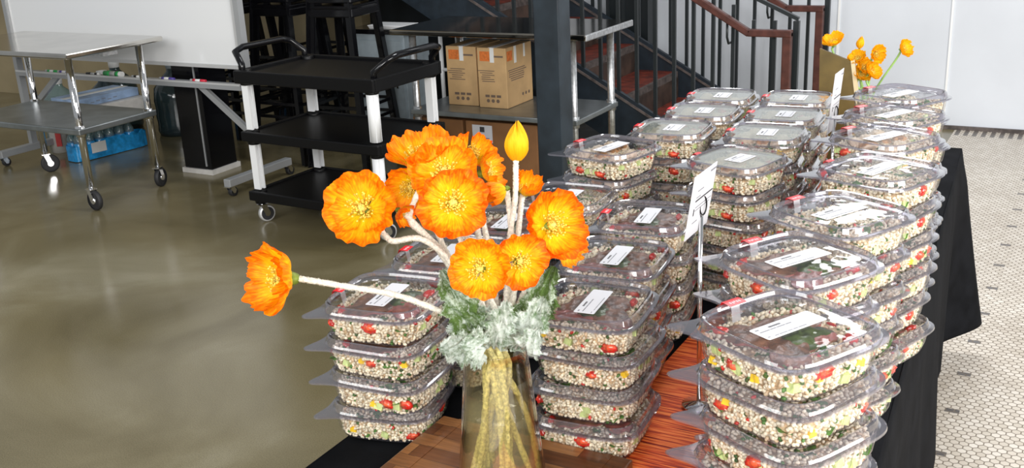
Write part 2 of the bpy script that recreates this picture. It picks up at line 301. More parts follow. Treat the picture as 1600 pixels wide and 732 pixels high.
# ---------------------------------------------------------------- mesh helpers
class MB:
    """collects faces for ONE mesh; every shape can carry its own material slot"""
    def __init__(s): s.V = []; s.F = []; s.M = []; s.S = []; s.slots = []; s.uv = None
    def slot(s, m):
        if m not in s.slots: s.slots.append(m)
        return s.slots.index(m)
    def add(s, V, F, m, smooth=False):
        o = len(s.V); k = s.slot(m); s.V.extend([tuple(v) for v in V])
        for f in F: s.F.append(tuple(i+o for i in f)); s.M.append(k); s.S.append(smooth)
        return s
    def box(s, c, size, m, rz=0.0, top=None):
        x, y, z = (d/2 for d in size); V = []
        for dz in (-z, z):
            for dx, dy in ((-x, -y), (x, -y), (x, y), (-x, y)):
                k = 1 if dz < 0 or top is None else top
                px, py = dx*k, dy*k
                V.append((c[0]+px*cos(rz)-py*sin(rz), c[1]+px*sin(rz)+py*cos(rz), c[2]+dz))
        return s.add(V, [(3, 2, 1, 0), (4, 5, 6, 7), (0, 1, 5, 4), (1, 2, 6, 5), (2, 3, 7, 6), (3, 0, 4, 7)], m)
    def beam(s, a, b, w, h, m, up=(0, 0, 1)):
        a = Vector(a); b = Vector(b); d = (b-a).normalized(); U = Vector(up)
        if abs(d.dot(U)) > 0.98: U = Vector((0, 1, 0))
        R = d.cross(U).normalized()*w/2; U = R.cross(d).normalized()*h/2
        V = [p+i*R+j*U for p in (a, b) for i, j in ((-1, -1), (1, -1), (1, 1), (-1, 1))]
        return s.add(V, [(0, 1, 2, 3), (7, 6, 5, 4), (0, 4, 5, 1), (1, 5, 6, 2), (2, 6, 7, 3), (3, 7, 4, 0)], m)
    def tube(s, P, r, m, n=10, caps=True, smooth=True):
        P = [Vector(p) for p in P]; R = r if isinstance(r, (list, tuple)) else [r]*len(P); V = []; F = []
        t0 = (P[1]-P[0]).normalized(); a = t0.orthogonal().normalized()
        for i, p in enumerate(P):
            t = (P[min(i+1, len(P)-1)]-P[max(i-1, 0)]).normalized()
            a = (a-t*a.dot(t)).normalized(); b = t.cross(a)
            for k in range(n):
                q = 2*pi*k/n; V.append(p+(a*cos(q)+b*sin(q))*R[i])
        for i in range(len(P)-1):
            for k in range(n):
                k2 = (k+1) % n; F.append((i*n+k, i*n+k2, (i+1)*n+k2, (i+1)*n+k))
        s.add(V, F, m, smooth)
        if caps:
            o = len(s.V)-len(V); kk = s.slot(m)
            s.F.append(tuple(o+k for k in reversed(range(n)))); s.M.append(kk); s.S.append(False)
            s.F.append(tuple(o+(len(P)-1)*n+k for k in range(n))); s.M.append(kk); s.S.append(False)
        return s
    def lathe(s, prof, m, n=24, c=(0, 0, 0), smooth=True, closed=False):
        V = []; F = []
        for (r, z) in prof:
            for k in range(n): V.append((c[0]+r*cos(2*pi*k/n), c[1]+r*sin(2*pi*k/n), c[2]+z))
        for i in range(len(prof)-1):
            for k in range(n): k2 = (k+1) % n; F.append((i*n+k, i*n+k2, (i+1)*n+k2, (i+1)*n+k))
        return s.add(V, F, m, smooth)
    def grid(s, fn, nu, nv, m, smooth=True, uv=False):
        V = []; F = []
        for i in range(nu+1):
            for j in range(nv+1): V.append(fn(i/nu, j/nv))
        for i in range(nu):
            for j in range(nv): a = i*(nv+1)+j; F.append((a, a+nv+1, a+nv+2, a+1))
        if uv:
            if s.uv is None: s.uv = {}
            o = len(s.V)
            for i in range(nu+1):
                for j in range(nv+1): s.uv[o+i*(nv+1)+j] = (j/nv, i/nu)
        return s.add(V, F, m, smooth)
    def mesh(s, name):
        me = bpy.data.meshes.new(name); me.from_pydata(s.V, [], s.F)
        for k in s.slots: me.materials.append(MAT[k])
        me.polygons.foreach_set('material_index', s.M); me.polygons.foreach_set('use_smooth', s.S)
        if s.uv:
            ul = me.uv_layers.new(name='UVMap'); li = np.zeros(len(me.loops), dtype=np.int32); me.loops.foreach_get('vertex_index', li)
            arr = np.array([s.uv.get(int(i), (0, 0)) for i in li], dtype=np.float32); ul.data.foreach_set('uv', arr.ravel())
        me.update(); return me
    def build(s, name, parent=None, loc=None, bevel=0.0):
        o = bpy.data.objects.new(name, s.mesh(name)); COL.objects.link(o)
        if parent is not None: o.parent = parent
        if loc is not None: o.location = loc
        if bevel:
            b = o.modifiers.new('bevel', 'BEVEL'); b.width = bevel; b.segments = 2; b.limit_method = 'ANGLE'; b.angle_limit = radians(40)
        return o
def empty(name, loc, rz=0.0):
    o = bpy.data.objects.new(name, None); COL.objects.link(o); o.location = loc; o.rotation_euler = (0, 0, rz); o.empty_display_size = 0.05; return o
def tag(o, label, cat, group=None, kind=None):
    o['label'] = label; o['category'] = cat
    if group: o['group'] = group
    if kind: o['kind'] = kind
    return o
def struct(o, label=None):
    o['kind'] = 'structure'
    if label: o['label'] = label
    return o
def kids(o): return [c for c in ALLK.get(o.name, [])]
def copy_tree(o, parent=None):
    c = o.copy(); COL.objects.link(c); c.parent = parent
    for ch in o.children: copy_tree(ch, c)
    return c

# ================================================================ THE ROOM
struct(MB().box((-5.4, 2.5, -0.05), (9.2, 12.0, 0.1), 'polished_concrete').build('floor'))
struct(MB().box((1.7, 2.5, -0.05), (5.0, 12.0, 0.1), 'hex_tile').build('floor_tiled'))
struct(MB().box((-0.9, 7.25, 1.6), (10.2, 0.1, 3.2), 'white_wall').build('wall_back'))
w = MB(); w.box((-1.22, 7.19, 2.95), (0.70, 0.02, 1.58), 'paper')  # assumed pane and frame, above the view, built round the added glare light
for x in (-1.56, -0.88): w.box((x, 7.18, 2.95), (0.05, 0.05, 1.64), 'rail_paint')
for z in (2.17, 3.73): w.box((-1.22, 7.18, z), (0.73, 0.05, 0.05), 'rail_paint')
struct(w.build('window_1'))
w = MB()
for x in (-1.575, -0.875, 0.55): w.box((x, 7.196, 1.6), (0.012, 0.008, 3.2), 'wall_seam')
struct(w.build('trim_1'))
struct(MB().box((-0.1, 7.19, 0.012), (3.4, 0.02, 0.024), 'nosing').build('baseboard_back'))
struct(MB().box((-7.4, 6.25, 1.6), (5.3, 0.1, 3.2), 'beige_wall').build('wall_left'))
struct(MB().box((-4.80, 7.12, 1.6), (2.40, 0.14, 3.2), 'dark_wall').build('wall_middle'))
struct(MB().box((-3.03, 7.13, 1.6), (0.30, 0.12, 3.2), 'rail_paint').build('column_far'))
# square steel column in front of the work table
c = MB(); c.box((-2.40, 4.65, 1.6), (0.14, 0.13, 3.2), 'column_paint'); c.box((-2.40, 4.65, 0.006), (0.24, 0.24, 0.012), 'column_paint')
struct(c.build('column_steel', bevel=0.006))
c = MB(); c.box((-4.92, 4.72, 1.6), (0.23, 0.22, 3.2), 'black_metal'); c.box((-4.92, 4.72, 0.015), (0.26, 0.25, 0.03), 'carton_white')
c.box((-4.845, 4.607, 1.6), (0.010, 0.006, 3.1), 'grey_frame')
struct(c.build('column_black'))

# ================================================================ STAIRS
st = empty('staircase', (-2.28, 6.35, 0)); tag(st, 'dark steel staircase with red treads rising to the left behind the work table', 'staircase')
NS, RUN, RISE = 8, 0.30, 0.18
for k in range(NS):
    t = MB(); x = -RUN*(k+0.5); z = RISE*(k+1)
    t.box((x-0.02, 0, z-0.02), (RUN+0.04, 1.0, 0.04), 'tread_red'); t.box((x+RUN/2, 0, z-0.02), (0.02, 1.0, 0.044), 'nosing'); t.build('tread', st)
    MB().box((x-RUN/2+0.01, 0, z+RISE/2-0.02), (0.015, 0.98, RISE-0.04), 'riser_brown').build('riser', st)
for sy in (-1, 1):
    s = MB(); s.beam((0.12, sy*0.52, 0.02), (-RUN*NS, sy*0.52, RISE*NS+0.0), 0.03, 0.30, 'stringer_paint')
    s.beam((0.14, sy*0.52, 0.15), (-RUN*NS, sy*0.52, RISE*NS+0.13), 0.045, 0.014, 'nosing'); s.build('stringer', st)
def rail(y, lbl, dx):
    r = empty('stair_railing', (-1.95+dx, y, 0)); tag(r, lbl, 'railing')
    sl = RISE/RUN; xe = 0.42
    b = MB()
    n = 0
    for k in range(25):
        x = 0.30-0.118*k; top = 0.86 if x > 0.17 else 0.88+sl*(0.17-x)
        MB().box((x, 0, (top+max(0, -(x+0.45)*sl))/2), (0.020, 0.020, top-max(0, -(x+0.45)*sl)), 'rail_paint').build('baluster', r)
    MB().box((xe, 0, 0.43), (0.032, 0.032, 0.86), 'rail_paint').build('newel_post', r)
    g = MB(); g.beam((xe+0.01, 0, 0.87), (0.17, 0, 0.87+0.12), 0.028, 0.02, 'rail_paint'); g.beam((0.17, 0, 0.99), (-2.65, 0, 0.99+sl*2.82), 0.028, 0.02, 'rail_paint'); g.build('guard_rail', r)
    h = MB(); yy = -0.07
    h.beam((xe-0.03, yy, 0.0), (xe-0.03, yy, 0.81), 0.05, 0.04, 'handrail_wood', up=(0, 1, 0))
    h.beam((xe-0.005, yy, 0.80), (0.17, yy, 0.80), 0.045, 0.04, 'handrail_wood'); h.beam((0.18, yy, 0.795), (-2.65, yy, 0.80+sl*2.83), 0.045, 0.04, 'handrail_wood')
    h.build('handrail', r, bevel=0.006)
    for x in (0.05, -0.75, -1.5, -2.3):
        q = MB(); z = 0.80+sl*(0.17-x); q.tube([(x, 0, z-0.14), (x, yy*0.6, z-0.14), (x, yy, z-0.10), (x, yy, z-0.02)], 0.007, 'rail_paint', n=8); q.build('rail_bracket', r)
rail(5.83, 'dark stair railing with brown handrail on the near side of the staircase', 0.03)
rail(6.93, 'dark stair railing with brown handrail on the wall side of the staircase', -0.06)

# ================================================================ BACKGROUND FURNITURE
def caster(parent, x, y, r=0.055, wheel='rubber', ang=0.6, stem=0.06):
    c = empty('caster', (x, y, 0)); c.parent = parent
    f = MB(); f.tube([(0, 0, r*2+stem), (0, 0, r*2)], 0.012, 'chrome')
    ux, uy = cos(ang), sin(ang)
    f.box((0, 0, r*2+0.006), (0.05, 0.045, 0.006), 'chrome', ang)
    for s in (-1, 1):
        f.beam((-uy*s*0.018, ux*s*0.018, r*2+0.004), (-uy*s*0.018+ux*0.02, ux*s*0.018+uy*0.02, r), 0.03, 0.004, 'chrome', up=(-uy, ux, 0))
    f.build('fork', c)
    w = MB(); cx, cy = ux*0.02, uy*0.02
    pr = [(-0.014, r*0.8), (-0.014, r*0.93), (-0.009, r), (0.009, r), (0.014, r*0.93), (0.014, r*0.8)]
    V = []; F = []; n = 24
    for (t, rr) in pr:
        for k in range(n): a = 2*pi*k/n; V.append((cx-uy*t+ux*rr*cos(a), cy+ux*t+uy*rr*cos(a), r+rr*sin(a)))
    for i in range(len(pr)-1):
        for k in range(n): F.append((i*n+k, i*n+(k+1) % n, (i+1)*n+(k+1) % n, (i+1)*n+k))
    w.add(V, F, wheel, True)
    w.tube([(cx+uy*0.011, cy-ux*0.011, r), (cx-uy*0.011, cy+ux*0.011, r)], r*0.8, 'rubber', n=20)
    w.tube([(cx+uy*0.017, cy-ux*0.017, r), (cx-uy*0.017, cy+ux*0.017, r)], r*0.34, 'chrome', n=10)
    w.build('wheel', c)
    return c
# --- stainless rolling work table at the left edge
rt = empty('rolling_work_table', (-5.42, 4.03, 0)); tag(rt, 'stainless steel rolling work table with lower shelf in front of the whiteboard', 'table')
t = MB(); t.box((0, 0, 0.885), (1.24, 0.68, 0.03), 'cart_top_steel'); t.build('table_top', rt, bevel=0.008)
t = MB(); t.box((0, 0, 0.855), (1.12, 0.10, 0.03), 'galvanised'); t.build('brace', rt)
t = MB(); t.box((0, 0, 0.455), (1.08, 0.56, 0.035), 'shelf_steel'); t.build('lower_shelf', rt, bevel=0.006)
for sx in (-1, 1):
    for sy in (-1, 1):
        x, y = sx*0.51, sy*0.245
        l = MB(); l.tube([(x, y, 0.14), (x, y, 0.87)], 0.0205, 'chrome', n=16); l.tube([(x, y, 0.425), (x, y, 0.485)], 0.027, 'chrome', n=16); l.build('leg', rt)
        caster(rt, x, y, 0.0575, ang=0.5+sx*0.4+sy)
# --- whiteboard on wheeled stand
wbd = empty('whiteboard', (-5.35, 4.52, 0)); tag(wbd, 'large white rolling whiteboard with marker tray behind the steel rolling table', 'whiteboard')
t = MB(); t.box((0, 0, 1.27), (1.96, 0.018, 1.10), 'whiteboard'); t.build('board_surface', wbd)
t = MB(); t.box((0, -0.002, 0.71), (2.0, 0.03, 0.022), 'aluminium'); t.box((0, -0.002, 1.83), (2.0, 0.03, 0.022), 'aluminium')
for s in (-1, 1): t.box((s*0.99, -0.002, 1.27), (0.022, 0.03, 1.14), 'aluminium')
t.build('board_frame', wbd)
for s in (-1, 1):
    t = MB(); t.box((s*1.02, 0, 0.98), (0.035, 0.045, 1.84), 'grey_frame'); t.build('upright', wbd)
    t = MB(); t.beam((s*1.02, -0.27, 0.085), (s*1.02, 0.27, 0.085), 0.05, 0.045, 'grey_frame'); t.build('foot', wbd, bevel=0.004)
    t = MB(); t.beam((s*1.0, 0.0, 0.32), (s*0.62, 0.0, 0.60), 0.025, 0.035, 'grey_frame'); t.build('diagonal_brace', wbd)
    for q in (-1, 1): caster(wbd, s*1.02, q*0.25, 0.028, ang=1.57, stem=0.02)
t = MB(); t.box((0, -0.01, 0.595), (2.0, 0.07, 0.03), 'grey_frame'); t.box((0, -0.043, 0.612), (2.0, 0.006, 0.012), 'aluminium'); t.build('marker_tray', wbd)
# --- markers on the tray
def marker(x, col, lbl, body='marker_white', r=0.0085, ln=0.13, rot=0.0):
    o = empty('marker', (x, 4.505, 0.61+r), rot); tag(o, lbl, 'marker', 'dry erase markers on the whiteboard tray')
    MB().tube([(-ln*0.45, 0, 0), (ln*0.18, 0, 0)], r, body, n=12).build('barrel', o)
    MB().tube([(-ln*0.30, 0, 0), (-ln*0.12, 0, 0)], r*1.03, col, n=12).build('label_band', o)
    MB().tube([(ln*0.18, 0, 0), (ln*0.24, 0, 0), (ln*0.5, 0, 0)], [r*1.12, r*1.1, r*0.95], col, n=12).build('cap', o)
marker(-6.02, 'marker_green', 'green marker, first from the left end of the whiteboard tray')
marker(-5.90, 'marker_purple', 'blue-violet marker right beside the green one on the tray')
marker(-5.62, 'marker_black', 'black-capped marker just left of the fat green-capped one', rot=pi)
marker(-5.43, 'marker_green', 'thick white marker with green cap, largest on the tray', r=0.017, ln=0.17, rot=pi)
marker(-5.21, 'marker_black', 'white marker with black cap next to the rear table leg')
marker(-4.97, 'marker_purple', 'purple-capped marker on the open part of the tray')
marker(-4.71, 'marker_red', 'red-capped marker at the right end of the whiteboard tray')
# --- water pack, cartons, jugs
wp = empty('water_bottle_pack', (-5.97, 4.80, 0), radians(83)); tag(wp, 'blue shrink-wrapped pack of small water bottles on the floor below the rolling table', 'water pack')
for i in range(6):
    for j in range(2):
        b = MB(); x, y = -0.235+i*0.078, -0.04+j*0.078
        b.lathe([(0.0, 0), (0.034, 0.004), (0.036, 0.03), (0.034, 0.08), (0.036, 0.12), (0.033, 0.125)], 'water_blue', 14, (x, y, 0))
        b.lathe([(0.033, 0.125), (0.032, 0.15), (0.014, 0.185), (0.013, 0.195)], 'jug_plastic', 14, (x, y, 0))
        b.lathe([(0.015, 0.193), (0.016, 0.197), (0.016, 0.212), (0.0, 0.213)], 'bottle_cap', 12, (x, y, 0)); b.build('bottle', wp)
def wrapfn(u, v):
    a = 2*pi*u; n = 5.0; x = 0.285*abs(cos(a))**(2/n)*(1 if cos(a) > 0 else -1); y = 0.083*abs(sin(a))**(2/n)*(1 if sin(a) > 0 else -1)
    k = 1-0.03*sin(x*80)**2*(1 if abs(y) > 0.05 else 0)
    return (x*k, y*k, 0.005+(0.112+0.012*cos(x*80))*v)
t = MB(); t.grid(wrapfn, 96, 6, 'water_blue'); t.box((-0.12, -0.086, 0.08), (0.11, 0.004, 0.07), 'marker_white'); t.build('shrink_wrap', wp)
def simple_carton(name, c, size, m, lbl, rz=0, strip=None, cat='box'):
    o = empty(name, (c[0], c[1], c[2]), rz); tag(o, lbl, cat)
    t = MB(); t.box((0, 0, size[2]/2), size, m); t.build('carton_body', o, bevel=0.003)
    t = MB(); t.box((0, 0, size[2]+0.001), (size[0], 0.05, 0.002), 'tape' if strip is None else strip); t.build('closing_tape', o)
    t = MB()
    for k in range(5): t.box((-size[0]*0.25+k*size[0]*0.09, -size[1]/2-0.0006, size[2]*(0.35+0.1*(k % 3))), (size[0]*0.06, 0.001, size[2]*0.08), 'grey_ink')
    t.build('printed_text', o)
    return o
simple_carton('carton', (-5.97, 4.80, 0.214), (0.52, 0.25, 0.06), 'carton_white', 'white flat carton lying on top of the blue water pack', radians(84))
simple_carton('carton', (-5.96, 4.82, 0.277), (0.50, 0.25, 0.085), 'carton_white', 'white carton with speckled side in the middle of the stack above the water pack', radians(80))
simple_carton('carton', (-6.02, 4.81, 0.364), (0.50, 0.27, 0.055), 'carton_blue', 'pale blue flat carton, topmost of the stack above the water pack', radians(86))
def jug(x, y, s, m, lbl, cap='marker_white'):
    o = empty('water_jug', (x, y, 0)); tag(o, lbl, 'water jug')
    MB().lathe([(0, 0), (0.125*s, 0.0), (0.135*s, 0.03*s), (0.13*s, 0.08*s), (0.135*s, 0.12*s), (0.13*s, 0.17*s), (0.135*s, 0.22*s), (0.125*s, 0.30*s), (0.08*s, 0.36*s), (0.035*s, 0.40*s), (0.028*s, 0.44*s)], m, 28).build('jug_body', o)
    MB().lathe([(0.034*s, 0.42*s), (0.036*s, 0.43*s), (0.036*s, 0.475*s), (0.0, 0.48*s)], cap, 18).build('cap', o)
jug(-6.62, 4.98, 1.0, 'jug_plastic', 'pale teal water jug at the far left under the rolling table')
jug(-6.30, 5.12, 1.06, 'dark_jug_plastic', 'dark water jug with white cap, nearer of the pair behind the whiteboard stand')
jug(-6.52, 5.42, 1.12, 'dark_jug_plastic', 'dark water jug with white cap, farther of the pair behind the whiteboard stand')
jug(-5.95, 5.45, 1.15, 'dark_jug_plastic', 'dark water jug standing behind the stack of cartons', 'grey_panel')
cn = empty('storage_tub', (-6.36, 4.72, 0)); tag(cn, 'white and yellow tub with red side standing behind the table leg', 'tub')
MB().lathe([(0, 0), (0.060, 0), (0.066, 0.20), (0.068, 0.22)], 'carton_white', 24).build('tub_body', cn)
MB().lathe([(0.0665, 0.15), (0.068, 0.20)], 'can_yellow', 24).build('label_band', cn)
MB().lathe([(0.072, 0.215), (0.072, 0.235), (0.0, 0.237)], 'can_yellow', 24).build('lid', cn)
t = MB(); t.box((0.05, -0.045, 0.10), (0.035, 0.02, 0.10), 'can_red', radians(45)); t.build('label_patch', cn)

# --- black three-shelf utility cart
uc = empty('utility_cart', (-3.395, 4.19, 0), radians(-2)); tag(uc, 'black plastic three-shelf utility cart with white posts beside the whiteboard', 'cart')
hx, hy = 0.405, 0.235
def tray(z, lip, drop):
    t = MB(); X, Y = hx+0.035, hy+0.035
    t.box((0, 0, z), (2*X, 2*Y, 0.02), 'black_plastic')
    for s in (-1, 1):
        t.box((0, s*Y, z+(lip-drop)/2), (2*X+0.02, 0.02, lip+drop), 'black_plastic'); t.box((s*X, 0, z+(lip-drop)/2), (0.02, 2*Y-0.02, lip+drop), 'black_plastic')
    for sx in (-1, 1):
        for sy in (-1, 1): t.tube([(sx*hx, sy*hy, z-0.05), (sx*hx, sy*hy, z+lip)], 0.034, 'black_plastic', n=12)
    return t
tray(0.155, 0.022, 0.03).build('bottom_shelf', uc, bevel=0.006); tray(0.475, 0.022, 0.03).build('middle_shelf', uc, bevel=0.006); tray(0.785, 0.028, 0.038).build('top_tray', uc, bevel=0.006)
for sx in (-1, 1):
    for sy in (-1, 1):
        for z0, z1 in ((0.185, 0.43), (0.505, 0.745)):
            t = MB(); t.box((sx*hx, sy*hy, (z0+z1)/2), (0.014, 0.034, z1-z0), 'white_post')
            for q in (-1, 1): t.box((sx*hx, sy*hy+q*0.015, (z0+z1)/2), (0.042, 0.011, z1-z0), 'white_post')
            if sx == 1 and sy == -1: t.tube([(sx*hx, sy*hy, z0), (sx*hx, sy*hy, z1)], 0.028, 'white_post', n=16)
            t.build('post', uc)
        caster(uc, sx*hx, sy*hy, 0.045, 'aluminium', ang=1.2, stem=0.02)
for sx in (-1, 1):
    t = MB(); x = sx*(hx+0.02); xo = sx*(hx+0.085)
    t.tube([(x, -hy, 0.78), (x, -hy, 0.84), (xo, -hy+0.03, 0.895), (xo+sx*0.01, -hy+0.09, 0.91), (xo+sx*0.01, hy-0.09, 0.91), (xo, hy-0.03, 0.895), (x, hy, 0.84), (x, hy, 0.78)], 0.017, 'black_metal', n=12); t.build('handle', uc)

# --- stainless work table behind the column
wt = empty('work_table', (-2.92, 5.15, 0)); tag(wt, 'steel work table with undershelf holding cardboard boxes behind the dark column', 'table')
t = MB(); t.box((0, 0, 0.885), (1.22, 0.62, 0.03), 'table_top_steel'); t.build('table_top', wt, bevel=0.008)
t = MB(); t.box((0.605, 0, 0.883), (0.015, 0.61, 0.034), 'galvanised'); t.build('edge_band', wt, bevel=0.005)
t = MB(); t.box((0, 0, 0.855), (1.1, 0.1, 0.03), 'black_metal'); t.build('brace', wt)
t = MB(); t.box((0, 0, 0.43), (1.06, 0.54, 0.03), 'shelf_steel'); t.build('undershelf', wt, bevel=0.005)
for x in (-0.50, 0.50):
    for y in (-0.24, 0.24):
        l = MB(); l.tube([(x, y, 0.0), (x, y, 0.87)], 0.0205, 'galvanised', n=14); l.tube([(x, y, 0.40), (x, y, 0.46)], 0.028, 'galvanised', n=14); l.tube([(x, y, 0), (x, y, 0.05)], 0.026, 'rubber', n=14); l.build('leg', wt)
def shipping(x0, x1, y0, y1, z0, z1, lbl):
    w, d, h = x1-x0, y1-y0, z1-z0
    o = empty('cardboard_box', ((x0+x1)/2, (y0+y1)/2, z0)); tag(o, lbl, 'box')
    MB().box((0, 0, h/2), (w, d, h), 'cardboard').build('box_body', o, bevel=0.003)
    t = MB(); t.box((-w*0.24, -d/2-0.0006, h*0.86), (w*0.34, 0.001, h*0.16), 'orange_print'); t.box((w/2+0.0006, -d*0.36, h*0.86), (0.001, d*0.2, h*0.16), 'orange_print'); t.build('orange_print_square', o)
    t = MB(); rg = random.Random(int(x0*100))
    for k in range(6):
        t.box((-w*0.08+rg.uniform(-.01, .01)-w*0.1, -d/2-0.0006, h*(0.62-0.035*k)), (w*rg.uniform(0.3, 0.6), 0.001, 0.004), 'card_print')
        t.box((w/2+0.0006, -d*0.1+rg.uniform(-.01, .01), h*(0.62-0.035*k)), (0.001, d*rg.uniform(0.4, 0.7), 0.005), 'card_print')
    t.box((w*0.22, -d/2-0.0006, h*0.86), (w*0.36, 0.001, 0.010), 'card_print')
    for k in range(3):
        t.tube([(-w*0.18+k*w*0.17, -d/2-0.0008, h*0.12), (-w*0.18+k*w*0.17, -d/2, h*0.12)], 0.011, 'card_print', n=6+k)
        t.tube([(w/2+0.0008, d*0.1+k*d*0.12, h*0.16), (w/2, d*0.1+k*d*0.12, h*0.16)], 0.010, 'card_print', n=6+k)
        t.box((-w*0.2+k*w*0.2, -d/2-0.0006, h*0.20), (w*0.15, 0.001, 0.014), 'card_print')
    t.build('printed_text', o)
    t = MB(); t.box((0, 0, h+0.0008), (0.04, d, 0.0016), 'tape'); t.box((w*0.02, -d/2-0.001, h*0.88), (0.026, 0.002, h*0.24), 'tape')
    if x0 > -3.1: t.box((w/2+0.001, -d*0.15, h*0.86), (0.002, 0.024, h*0.28), 'tape'); t.box((w/2+0.001, d*0.2, h*0.89), (0.002, 0.018, h*0.22), 'tape')
    t.build('tape_strip', o)
shipping(-3.30, -3.10, 5.06, 5.34, 0.446, 0.785, 'tan cardboard box with orange print, one farther from the column on the undershelf')
shipping(-3.08, -2.895, 5.04, 5.34, 0.446, 0.785, 'tan cardboard box with orange print and white tape strips, beside the dark column')
def floorbox(x0, x1, lbl):
    o = empty('shipping_carton', ((x0+x1)/2, 5.12, 0)); tag(o, lbl, 'box'); w = x1-x0
    MB().box((0, 0, 0.19), (w, 0.30, 0.38), 'brown_card').build('carton_body', o, bevel=0.004)
    t = MB(); t.box((-w*0.26, -0.1515, 0.31), (0.13, 0.002, 0.10), 'paper'); t.box((-w*0.26, -0.153, 0.335), (0.03, 0.001, 0.03), 'ink'); t.box((-w*0.26, -0.153, 0.285), (0.09, 0.001, 0.006), 'grey_ink'); t.build('shipping_label', o)
    t = MB(); t.box((0, 0, 0.381), (w, 0.05, 0.002), 'cardboard'); t.build('closing_tape', o)
floorbox(-3.50, -3.16, 'dark brown carton with white label on the floor under the table, farther from the column')
floorbox(-3.14, -2.68, 'dark brown carton with white label on the floor, beside the dark column')
# --- cafe stools stacked behind the cart
def stool(n, x, y, rz, lbl, z=0.0):
    o = empty('bar_stool', (x, y, z), rz); tag(o, lbl, 'stool', 'black metal bar stools stacked behind the cart')
    H = 1.00
    t = MB(); t.box((0, 0, H-0.012), (0.31, 0.31, 0.024), 'black_metal'); t.box((0, 0, H-0.045), (0.325, 0.325, 0.05), 'black_metal', top=0.96); t.build('seat', o, bevel=0.008)
    for sx in (-1, 1):
        for sy in (-1, 1):
            l = MB(); a = (sx*0.215, sy*0.215, 0.0); b = (sx*0.145, sy*0.145, H-0.03)
            l.beam(a, b, 0.045, 0.006, 'black_metal', up=(sx, 0, 0)); l.beam((a[0]-sx*0.02, a[1], 0), (b[0]-sx*0.02, b[1], b[2]), 0.006, 0.045, 'black_metal', up=(sx, 0, 0)); l.build('leg', o)
    for z, k in ((0.30, 0.190), (0.52, 0.176)):
        f = MB()
        for a, b in (((-k, -k), (k, -k)), ((k, -k), (k, k)), ((k, k), (-k, k)), ((-k, k), (-k, -k))): f.beam((a[0], a[1], z), (b[0], b[1], z), 0.006, 0.02, 'black_metal')
        f.build('foot_rail', o)
    return o
proto = None; k = 0
where = ['nearest the grey cabinet', 'nearest the whiteboard', 'behind the middle of the cart', 'farthest back behind the cart', 'behind the black column']
for si, (x, y, rz) in enumerate([(-4.12, 5.20, 0.10), (-5.02, 5.22, 0.0), (-4.57, 5.20, 0.0), (-4.96, 5.92, 0.0), (-5.52, 5.62, 0.0)]):
    for j in range(2):
        lb = 'black metal stool, %s of the stack %s' % (['lower one', 'upper one'][j], where[si])
        if proto is None: proto = stool(0, x, y, rz, lb)
        else:
            o = copy_tree(proto); o.location = (x, y, j*0.085); o.rotation_euler = (0, 0, rz); o['label'] = lb
o = empty('grey_cabinet', (-4.10, 5.63, 0.03)); tag(o, 'grey metal cabinet with black top standing behind the stools', 'cabinet')
MB().box((0, 0, 0.37), (0.42, 0.28, 0.74), 'grey_panel').build('cabinet_body', o, bevel=0.005); MB().box((0, 0, -0.015), (0.38, 0.24, 0.03), 'rubber').build('plinth', o)
MB().box((0, 0, 0.755), (0.45, 0.31, 0.03), 'black_metal').build('cabinet_top', o, bevel=0.004)
MB().box((0, -0.146, 0.36), (0.39, 0.012, 0.68), 'grey_panel').build('door', o)
MB().box((0.15, -0.158, 0.45), (0.015, 0.015, 0.10), 'chrome').build('handle', o)
o = empty('white_tray', (-4.03, 5.58, 0.80)); tag(o, 'small white tray lying on top of the grey cabinet', 'tray')
MB().box((0, 0, 0.012), (0.26, 0.16, 0.024), 'white_post', top=1.1).build('tray_body', o, bevel=0.004)
o = empty('folding_stand', (-3.48, 5.40, 0)); tag(o, 'slim white metal folding stand just left of the work table', 'stand')
for x in (-0.075, 0.075): MB().tube([(x, 0, 0), (x, 0, 0.88)], 0.013, 'white_post', n=10).build('upright', o)
for z in (0.05, 0.58, 0.80): MB().tube([(-0.075, 0, z), (0.075, 0, z)], 0.011, 'white_post', n=10).build('crossbar', o)

